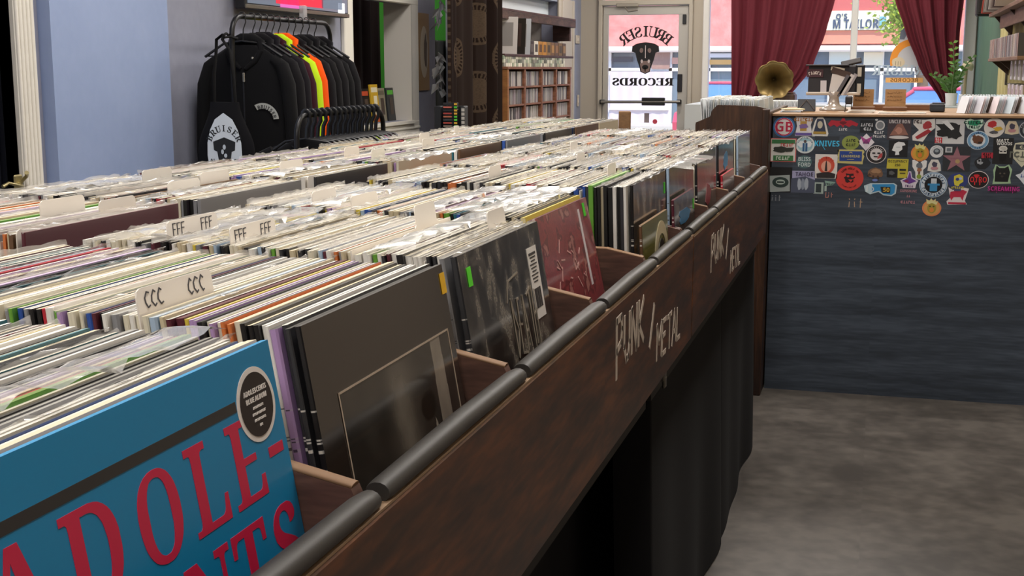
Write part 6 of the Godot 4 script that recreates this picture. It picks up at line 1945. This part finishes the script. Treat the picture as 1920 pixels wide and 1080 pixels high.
func cubby() -> void:
	var wood := grained("reddish brown cubby wood", 2.0, 14.0, "6b412c", "94634a", 0.5, 1.5)
	var o := thing("cubby_shelf", "brown wooden cubby shelf of many square cells filled with cases", "shelf unit", Vector3.ZERO)
	var zs: Array = [-10.3654, -10.8998, -11.4877, -12.0315, -12.6024]
	var top := 1.165
	var cell := 0.152
	var rows := 5
	var bot := top - cell * rows
	bx2("top_board", Vector3(-3.22, top, zs[0] + 0.03), Vector3(-2.985, top + 0.022, zs[4] - 0.03), wood, o, 0.003)
	bx2("back_board", Vector3(-3.225, 0, zs[0]), Vector3(-3.215, top, zs[4]), mat("3a241a", 0.7), o)
	bx2("plinth", Vector3(-3.215, 0, zs[0]), Vector3(-2.995, bot, zs[4]), wood, o)
	for i in 5:
		bx2("upright", Vector3(-3.215, bot, zs[i] + 0.022), Vector3(-2.99, top, zs[i] - 0.022), wood if i else grained("orange brown side panel", 2.0, 10.0, "80522c", "a06c3c", 0.5, 1.5), o, 0.002)
	for r in range(0, rows):
		for i in 4:
			bx2("cell_shelf", Vector3(-3.215, bot + cell * r - 0.008, zs[i] - 0.022), Vector3(-2.993, bot + cell * r + 0.008, zs[i + 1] + 0.022), wood, o, 0.002)
	# cases: the three top rows one by one, the two lowest joined
	var st := mb()
	box(st, Vector3(0, 0.0625, 0), Vector3(0.14, 0.125, 0.0205), 0.0015)
	var cm := done(st)
	var low := mb()
	var tones := ["8d8a8a", "a8a3a0", "77757a", "bdb7b2", "625e62", "9c8f94", "d0cac4", "544f52"]
	for r in rows:
		for i in 4:
			var z: float = zs[i] - 0.034
			while z > zs[i + 1] + 0.036:
				var at := Vector3(-3.085 + rng.randf_range(-0.006, 0.006), bot + cell * r + 0.0085, z)
				if r >= 2:
					var ti := rng.randi() % 8
					var c := node("disc_case", cm, mat(tones[ti], 0.35))
					c.position = at
					tag(c, "slim %s disc case in the %s row of the wooden cubby, %s cell" % [["grey", "warm grey", "slate", "pale", "dark", "mauve", "white", "charcoal"][ti], ["", "", "third", "second", "top"][r], ["first", "second", "third", "fourth"][i]], "disc case", "disc cases in the %s cubby row, %s cell" % [["", "", "third", "second", "top"][r], ["first", "second", "third", "fourth"][i]])
				else:
					low.append_from(cm, 0, Transform3D(Basis.IDENTITY, at))
				z -= 0.0242 if rng.randf() < 0.93 else 0.034
	var l := node("disc_cases", low.commit(), mat("8d8a8a", 0.35))
	tag(l, "grey disc cases filling the lowest rows of the wooden cubby", "disc cases", "", "stuff")
	# cassettes along the cubby's top
	st = mb()
	box(st, Vector3(0, 0.0155, 0), Vector3(0.07, 0.031, 0.05), 0.002)
	var km := done(st)
	var kt := ["c8c8b4", "9aa890", "6d7466", "dcd8c8", "8a8a80", "b4b49c", "5a6052"]
	for j in 3:
		for i in 34:
			var ki := rng.randi() % 7
			var c := node("cassette", km, mat(kt[ki], 0.4))
			c.position = Vector3(-3.06, top + 0.0225 + 0.0314 * j, zs[0] - 0.02 - 0.0635 * i + 0.006 * j)
			tag(c, "%s cassette case in the %s layer stacked along the cubby's top" % [["ivory", "sage", "moss", "cream", "grey", "straw", "dark olive"][ki], ["bottom", "middle", "top"][j]], "cassette", "cassettes on the cubby, %s layer" % ["bottom", "middle", "top"][j])
	# shelf with records above, and the beam over it
	var dark := grained("dark red brown shelf", 2.0, 14.0, "2f1c19", "533430", 0.5, 1.5)
	var sh := thing("wall_shelf", "dark red brown shelf above the cubby carrying records and box sets", "shelf", Vector3.ZERO)
	bx2("board", Vector3(-3.3, 1.272, zs[0] + 0.0), Vector3(-3.02, 1.294, -12.85), dark, sh, 0.002)
	for z in [zs[0] - 0.3, -12.6]:
		bx2("bracket", Vector3(-3.3, 1.19, z), Vector3(-3.10, 1.272, z - 0.03), dark, sh)
	var bm := thing("wall_shelf", "dark brown upper shelf with a bracket, topmost above the cubby", "shelf", Vector3.ZERO)
	bx2("board", Vector3(-3.3, 1.655, -10.5), Vector3(-3.08, 1.675, -13.2), dark, bm, 0.002)
	bx2("front_rail", Vector3(-3.11, 1.585, -10.5), Vector3(-3.08, 1.655, -13.2), grained("worn dark plank", 3, 12, "2a1a15", "5a4036", 0.6, 2.0), bm, 0.003)
	bx2("bracket", Vector3(-3.3, 1.45, -13.1), Vector3(-3.12, 1.655, -13.16), dark, bm, 0.003)
	bx2("wall_panel", Vector3(-3.46, 1.70, -10.9), Vector3(-3.40, 1.86, -13.3), mat("dfe6ea", 0.5), null).set_meta("kind", "structure")
	var tall := [["cfc9c6", -10.72, "pale leaning record, left of the black one on the dark shelf"], ["1b1616", -10.98, "black leaning record between two pale ones on the dark shelf"], ["b9bcc2", -11.15, "silver grey leaning record, right of the black one on the dark shelf"]]
	for t in tall:
		var r := thing("record", t[2], "record", Vector3(-3.14, 1.2945, t[1]), "records leaning on the dark shelf")
		r.rotation = Vector3(0.16, 0.5, 0)
		bx("sleeve", Vector3(0, 0.157, 0), Vector3(0.24, 0.315, 0.02), mat(t[0], 0.3, 0.0, 0.5), r, 0.001)
		bx("cover_print", Vector3(0.02, 0.17, 0.0105), Vector3(0.12, 0.2, 0.001), mat(t[0], 0.3).duplicate() if false else mat("8f8a88" if t[0] != "1b1616" else "3a2a28", 0.3), r)
	var bs := ["2a2422", "d8d2c4", "b07a2c", "c08434", "8a6a3a", "6e4e30", "5a4030", "70552f", "4c3626"]
	for i in bs.size():
		var b := thing("box_set", "small %s box set on the dark shelf, %s from the left" % [["black", "white", "amber", "orange", "olive brown", "brown", "dark brown", "khaki", "umber"][i], ordinal(i + 1)], "box set", Vector3(-3.13, 1.2945, -11.40 - 0.155 * i), "box sets on the dark shelf")
		bx("box", Vector3(0, 0.062, 0), Vector3(0.13, 0.125, 0.142), mat(bs[i], 0.5), b, 0.003)
		bx("label_print", Vector3(0.0655, 0.062, 0), Vector3(0.001, 0.07, 0.09), mat(["5a5450", "3a3632", "5a3a1c", "6a4a20", "3f3020", "a87c40", "8a6038", "3a2e1c", "8f6c40"][i], 0.5), b)
	for q in [[Vector3(-3.295, 1.5369, -14.1101), Vector3(-3.288, 1.4472, -14.2943), "upper"], [Vector3(-3.295, 0.8794, -14.2135), Vector3(-3.288, 0.7523, -14.295), "lower"]]:
		var s := thing("switch_plate", "%s cream switch plate on the grey wall beside the door pier" % q[2], "switch", (q[0] + q[1]) / 2.0)
		var d: Vector3 = (q[1] - q[0]).abs()
		bx("plate", Vector3.ZERO, d, mat("cdbfae", 0.5), s, 0.002)
		bx("rocker", Vector3(0.006, 0, 0), Vector3(0.006, d.y * 0.4, d.z * 0.3), mat("ddd2c4", 0.4), s, 0.002)


# ------------------------------------------------------------------ front
func front_side() -> void:
	# window ledge that carries the display
	var ledge := sbx("trim_5", Vector3(-1.9, 0, -13.0), Vector3(0.92, 0.815, -14.36), mat("cfd2d2", 0.6))
	tag(ledge, "pale display ledge across the foot of the show window", "")
	# left velvet curtain, swept to the left; right curtain swept to the right
	var vel := StandardMaterial3D.new()
	vel.albedo_color = Color("5a0f1c")
	vel.roughness = 0.85
	vel.rim_enabled = true
	vel.rim = 0.35
	vel.rim_tint = 0.8
	vel.backlight_enabled = true
	vel.backlight = Color("3a0810")
	var lt := [-1.6062, -1.5936, -1.584, -1.5744, -1.5639, -1.5532, -1.536]
	var rt := [-0.4132, -0.4593, -0.5105, -0.5895, -0.7123, -0.9763, -1.1606]
	velvet(vel, lt, rt, "burgundy velvet curtain on the left side of the show window", 12)
	lt = [-0.0313, 0.0312, 0.0837, 0.2053, 0.3565, 0.6061, 0.6628]
	rt = [0.7458, 0.7593, 0.7669, 0.7437, 0.744, 0.7422, 0.7519]
	velvet(vel, lt, rt, "burgundy velvet curtain on the right side of the show window", 9)
	var st := mb()
	tube(st, [Vector3(-1.88, 2.56, -14.1), Vector3(0.90, 2.56, -14.1)], 0.018, 10)
	tag(obj("curtain_rod", st, mat("3a2c24", 0.4)), "dark rod carrying the burgundy curtains over the show window", "curtain rod")
	gramophone()
	plant()
	# tan mallet-like wooden flower beside the pot
	var ml := thing("wooden_mushroom", "tall pale wooden stick with a half round head beside the potted plant", "ornament", Vector3(0.7752, 0.8155, -13.4))
	st = mb()
	tube(st, [Vector3(0, 0, 0), Vector3(0.005, 0.2, 0), Vector3(0.012, 0.36, 0)], [0.02, 0.016, 0.015], 10)
	obj("stick", st, mat("b8a584", 0.6), ml)
	st = mb()
	lathe(st, [Vector2(0.0001, 0.075), Vector2(0.03, 0.068), Vector2(0.05, 0.045), Vector2(0.058, 0.01), Vector2(0.05, 0.0), Vector2(0.0001, 0.0)], 18, Transform3D(Basis(Vector3(0, 0, 1), -0.5), Vector3(0.012, 0.355, 0)))
	obj("head", st, mat("cdbd9d", 0.6), ml)
	decal()


func velvet(m: Material, left: Array, right: Array, label: String, folds: int) -> void:
	var ys := [2.6452, 2.2116, 1.8835, 1.5529, 1.1918, 0.8163, 0.825]
	ys[0] = 2.54
	var st := mb()
	var n := folds * 8
	var sub := 4
	var pt := func(i: int, row: float) -> Vector3:
		var k := clampi(int(row), 0, 5)
		var f := row - k
		f = f * f * (3.0 - 2.0 * f) * 0.35 + f * 0.65
		var l := lerpf(left[k], left[k + 1], f)
		var r := lerpf(right[k], right[k + 1], f)
		var u := float(i) / n
		var w := r - l
		# pleats bunch together where the cloth is drawn in
		var amp := 0.028 + 0.02 * clampf(1.0 - w, 0.0, 1.0)
		return Vector3(lerpf(l, r, u), lerpf(ys[k], ys[k + 1], row - k), -14.1 + amp * (sin(u * TAU * folds * 0.5 + 0.25 * row) + 0.45 * sin(u * TAU * folds * 1.1 + 1.3) + 0.3 * sin(u * 11.0 + row * 0.8)))
	for i in n:
		for j in 6 * sub:
			face(st, [pt.call(i, float(j) / sub), pt.call(i + 1, float(j) / sub), pt.call(i + 1, float(j + 1) / sub), pt.call(i, float(j + 1) / sub)], Vector3(0, 0, 1), true)
	tag(obj("curtain", st, m), label, "curtain")


func gramophone() -> void:
	var o := thing("gramophone", "antique brass gramophone with a wide fluted horn in the show window", "gramophone", Vector3(-1.0443, 1.0528, -13.3))
	o.position.y = 0.8155
	var brass := mat("8a7448", 0.38, 0.75)
	var wood := grained("dark walnut boards", 12.0, 1.6, "2c1a11", "5a3a24", 0.45, 1.2, 0.4)
	bx("cabinet", Vector3(0.02, 0.05, -0.28), Vector3(0.36, 0.10, 0.36), wood, o, 0.012)
	bx("platter_deck", Vector3(0.02, 0.108, -0.28), Vector3(0.33, 0.016, 0.33), wood, o, 0.006)
	var hy: float = 1.0581 - 0.8155
	# the horn's mouth looks at the room, a little down and to the left
	var dirn := Vector3(0.10, -0.02, 1.0).normalized()
	var bas := Basis.looking_at(-dirn, Vector3.UP) * Basis(Vector3(1, 0, 0), PI / 2)
	var st := mb()
	var prof := []
	for i in 16:
		var v := i / 15.0
		prof.append(Vector2(0.012 + 0.160 * pow(v, 2.2), -0.34 + 0.36 * v))
	prof.append(Vector2(0.178, 0.018))
	prof.append(Vector2(0.174, 0.010))
	for i in 15:
		var v := 1.0 - i / 15.0
		prof.append(Vector2(0.008 + 0.160 * pow(v, 2.2), -0.346 + 0.355 * v))
	var up := 1.0 if (bas * Vector3(0, 1, 0)).dot(dirn) > 0.0 else -1.0
	lathe(st, prof, 48, Transform3D(bas.scaled_local(Vector3(1, up, 1)), Vector3(0, hy, 0)), 0.55, 9)
	obj("horn", st, brass, o)
	st = mb()
	tube(st, [Vector3(0, hy, 0) - dirn * 0.33, Vector3(0, hy - 0.02, 0) - dirn * 0.42, Vector3(0.0, hy - 0.12, -0.44), Vector3(0.02, 0.12, -0.40)], [0.013, 0.016, 0.02, 0.024], 10)
	obj("tone_arm", st, brass, o)


func plant() -> void:
	var o := thing("potted_plant", "tall leafy potted plant in a white pot beside the right velvet curtain", "plant", Vector3(0.6554, 0.8155, -13.3))
	var st := mb()
	lathe(st, [Vector2(0.0001, 0), Vector2(0.044, 0), Vector2(0.049, 0.006), Vector2(0.058, 0.115), Vector2(0.060, 0.12), Vector2(0.054, 0.12), Vector2(0.05, 0.105), Vector2(0.0001, 0.105)], 24)
	obj("pot", st, mat("dfdbd6", 0.4), o)
	st = mb()
	lathe(st, [Vector2(0.0001, 0.108), Vector2(0.05, 0.1065)], 16)
	obj("soil", st, mat("3a2a20", 0.9), o)
	var leafm := StandardMaterial3D.new()
	leafm.albedo_color = Color("3c5a2a")
	leafm.roughness = 0.35
	leafm.backlight_enabled = true
	leafm.backlight = Color("6a9a30")
	var young := leafm.duplicate()
	young.albedo_color = Color("6b8f3a")
	var stems := [[0.02, 0.60, -0.03, -0.02], [0.03, 0.46, 0.14, 0.02], [-0.02, 0.30, -0.16, 0.05], [0.01, 0.36, 0.10, -0.08], [0.0, 0.42, 0.02, 0.10], [-0.01, 0.26, -0.08, -0.04]]
	for s in stems:
		var pts := []
		for i in 9:
			var v := i / 8.0
			pts.append(Vector3(s[0] + s[2] * v * v, 0.10 + (s[1] - 0.10) * v, s[3] * v))
		st = mb()
		tube(st, pts, [0.010, 0.009, 0.0085, 0.008, 0.007, 0.006, 0.005, 0.004, 0.003], 8)
		var stem := obj("stem", st, mat("54703a", 0.5), o)
		var k := 0
		for i in range(2, 9):
			for sd in [-1.0, 1.0]:
				var p: Vector3 = pts[i] + (Vector3(0, -0.015, 0) if sd < 0.0 else Vector3.ZERO)
				var ln := 0.085 - 0.004 * i
				var dir := Vector3(sd, 0.45, 0.35 * sin(k * 1.7)).normalized()
				var sidev := dir.cross(Vector3(0, 0.3, 1)).normalized()
				st = mb()
				var mid := p + dir * ln * 0.45 + Vector3(0, 0.006, 0)
				var tip := p + dir * ln
				face(st, [p, mid + sidev * 0.016, tip], Vector3(0, 0.4, 1))
				face(st, [p, tip, mid - sidev * 0.016], Vector3(0, 0.4, 1))
				obj("leaf", st, young if s[1] > 0.55 and i > 4 else leafm, stem)
				k += 1


# the shop's sticker on the right pane, read from the street
func decal() -> void:
	var z := -14.402
	var o := thing("window_decal", "translucent dog sticker with an orange arc over orange lettering on the right window pane", "decal", Vector3(0.1855, 1.2754, -14.402))
	var back := Basis(Vector3.UP, PI)
	var at := func(px: Vector3) -> Vector3: return px - o.position
	var st := mb()
	plate(st, arc_band(0.11, -0.02, 0.155, 0.225, 100, 195, 14), 0.001, Transform3D(Basis.IDENTITY, Vector3.ZERO))
	obj("orange_arc", st, mat("f0962a", 0.5), o)
	st = mb()
	plate(st, PackedVector2Array([Vector2(-0.06, 0.02), Vector2(-0.03, 0.16), Vector2(-0.02, 0.27), Vector2(0.05, 0.33), Vector2(0.14, 0.32), Vector2(0.2, 0.24), Vector2(0.2, -0.08), Vector2(0.0, -0.10)]), 0.001, Transform3D(Basis.IDENTITY, Vector3(0, 0, -0.001)))
	obj("dog_figure", st, mat("c9c6c4", 0.6), o)
	st = mb()
	plate(st, PackedVector2Array([Vector2(-0.03, 0.2), Vector2(-0.02, 0.29), Vector2(0.05, 0.345), Vector2(0.14, 0.33), Vector2(0.13, 0.25), Vector2(0.05, 0.27), Vector2(0.02, 0.2)]), 0.001, Transform3D(Basis.IDENTITY, Vector3(0, 0, 0.0005)))
	obj("dark_fur", st, mat("6f7480", 0.6), o)
	st = mb()
	plate(st, blob(3, -0.03, -0.035, 0.075, 0.055, 12, 0.15), 0.001, Transform3D(Basis.IDENTITY, Vector3(0, 0, 0.0015)))
	obj("paw", st, mat("dcc8a4", 0.6), o)
	for i in 3:
		bx("claw_line", Vector3(-0.055 + 0.025 * i, -0.05, 0.003), Vector3(0.004, 0.045, 0.001), mat("7a6a58", 0.6), o)
	text("letters", "BRUISER", 0.10, mat("b9c6cc", 0.5), o, Transform3D(back, Vector3(0.02, -0.125, 0.001)), "serif", 0.001, 1.0)
	bx("orange_pill", Vector3(0.04, -0.225, 0), Vector3(0.38, 0.052, 0.001), mat("f0b060", 0.5), o)
	text("letters", "RECORDS", 0.036, mat("8a5a20", 0.5), o, Transform3D(back, Vector3(0.04, -0.225, 0.001)), "sans", 0.001, 1.3)


# ------------------------------------------------------------------ right side
func right_side() -> void:
	# slatted yellow wall boards
	var w := sbx("wall_slats", Vector3(0.918, 0, -5.6), Vector3(0.93, 2.9, -11.2), mat("8f8654", 0.8))
	var z := -5.6
	var k := 0
	var ym := [grained("yellow slat paint", 1.2, 9, "b5a868", "c6ba7c", 0.7, 1.0), mat("bdb070", 0.7), mat("c9be84", 0.7)]
	while z > -11.15:
		bx2("plank", Vector3(0.900, 0, z), Vector3(0.918, 2.88, z - 0.088), ym[k % 3], w, 0.004)
		z -= 0.092
		k += 1
	var wood := grained("shelf brown", 2.0, 14.0, "6a4c38", "8f6c52", 0.5, 1.6)
	var dark := mat("4a3830", 0.6)
	# disc shelf
	var zl: float = -10.3994
	var s := thing("wall_shelf", "brown wall shelf of disc cases on the yellow slatted wall", "shelf", Vector3.ZERO)
	bx2("board", Vector3(0.76, 1.222, zl + 2.2), Vector3(0.90, 1.245, zl), wood, s, 0.002)
	for zz in [zl + 0.1, zl + 0.75]:
		var st := mb()
		plate(st, PackedVector2Array([Vector2(0.90, 1.222), Vector2(0.78, 1.222), Vector2(0.90, 1.12)]), 0.03, Transform3D(Basis.IDENTITY, Vector3(0, 0, zz)))
		obj("bracket", st, dark, s)
	bx2("standard", Vector3(0.885, 1.05, zl + 0.06), Vector3(0.90, 2.3, zl + 0.02), mat("6a675c", 0.5), s)
	var st2 := mb()
	box(st2, Vector3(0, 0.0675, 0), Vector3(0.13, 0.135, 0.0125), 0.0015)
	var cm := done(st2)
	var tones := ["c9c6bf", "8a8480", "5e5a58", "9c9492", "dedcd6", "b8a88c", "6f7076", "94544a", "3d3836"]
	z = zl + 0.02
	while z < zl + 2.15:
		var ti := rng.randi() % 9
		var tn: String = ["pale", "grey", "dark taupe", "rosy grey", "white", "tan", "slate", "red", "black"][ti]
		var c := node("disc_case", cm, mat(tones[ti], 0.35))
		c.position = Vector3(0.83, 1.2455, z)
		tag(c, "slim %s disc case in the long row on the right wall shelf" % tn, "disc case", "disc cases on the right wall shelf")
		z += 0.0165 if rng.randf() < 0.95 else 0.03
	# upper shelf with records
	zl = -10.299
	s = thing("wall_shelf", "brown wall shelf of records near the top right corner", "shelf", Vector3.ZERO)
	bx2("board", Vector3(0.74, 1.545, zl + 2.4), Vector3(0.90, 1.57, zl), wood, s, 0.002)
	bx2("apron", Vector3(0.80, 1.455, zl + 2.4), Vector3(0.815, 1.545, zl + 0.25), wood, s, 0.002)
	for zz in [zl + 0.1, zl + 1.3]:
		var st := mb()
		plate(st, PackedVector2Array([Vector2(0.90, 1.545), Vector2(0.77, 1.545), Vector2(0.90, 1.40)]), 0.03, Transform3D(Basis.IDENTITY, Vector3(0, 0, zz)))
		obj("bracket", st, dark, s)
	var rc := ["b84a3c", "8f8a86", "b8b0a8", "6a6462", "c9c2ba", "9a8c84", "5a4c4a", "a89a90"]
	for i in 8:
		var r := thing("record", "%s record leaning on the upper right shelf, %s from its far end" % [["red", "grey", "pale", "dark grey", "cream", "taupe", "dark brown", "tan"][i], ordinal(i + 1)], "record", Vector3(0.80, 1.5705, zl + 0.06 + 0.17 * i), "records on the upper right shelf")
		r.rotation = Vector3(0.0, -1.25, -0.22)
		bx("sleeve", Vector3(0, 0.15, 0), Vector3(0.006, 0.30, 0.26), mat(rc[i], 0.3, 0.0, 0.5), r, 0.001)
		bx("cover_print", Vector3(-0.0035, 0.16, 0), Vector3(0.001, 0.16, 0.15), mat(rc[(i + 3) % 8], 0.3), r)
	# packs hung on pegs
	for i in 8:
		var p := thing("hanging_pack", "white and pink hanging pack on the slatted wall, %s row, %s from the far end" % [["upper", "lower"][i % 2], ordinal(i / 2 + 1)], "pack", Vector3(0.83, 1.235 - 0.16 * (i % 2), -9.2285 + 0.26 * (i / 2) - 0.1 * (i % 2)), "packs hung on the slatted wall")
		bx("pack_card", Vector3(0, -0.07, 0), Vector3(0.016, 0.135, 0.10), mat(["e2dcdc", "d9c9cc"][i % 2], 0.3), p, 0.004)
		bx("pack_picture", Vector3(-0.0085, -0.075, 0.01), Vector3(0.001, 0.08, 0.05), mat(["8a7a80", "b08a90"][i % 2], 0.4), p)
		var st := mb()
		tube(st, [Vector3(0.07, -0.004, 0), Vector3(-0.02, -0.004, 0), Vector3(-0.026, 0.004, 0)], 0.003, 6)
		obj("peg", st, mat("8a8a88", 0.3, 0.7), p)
	# loudspeaker
	var sp := thing("loudspeaker", "black loudspeaker high on the sage green wall", "loudspeaker", Vector3(0.8003, 1.601, -11.5))
	bx("cabinet", Vector3(0.012, 0.16, -0.02), Vector3(0.18, 0.32, 0.20), mat("1b1a1a", 0.6), sp, 0.012)
	bx("grille", Vector3(0.012, 0.165, 0.083), Vector3(0.15, 0.285, 0.012), mat("25211f", 0.9), sp, 0.005)
	bx("maker_plate", Vector3(0.012, 0.040, 0.090), Vector3(0.028, 0.008, 0.002), mat("b8b4ac", 0.3, 0.6), sp)
	bx("wall_bracket", Vector3(0.125, 0.15, -0.05), Vector3(0.09, 0.05, 0.05), mat("1b1a1a", 0.6), sp)
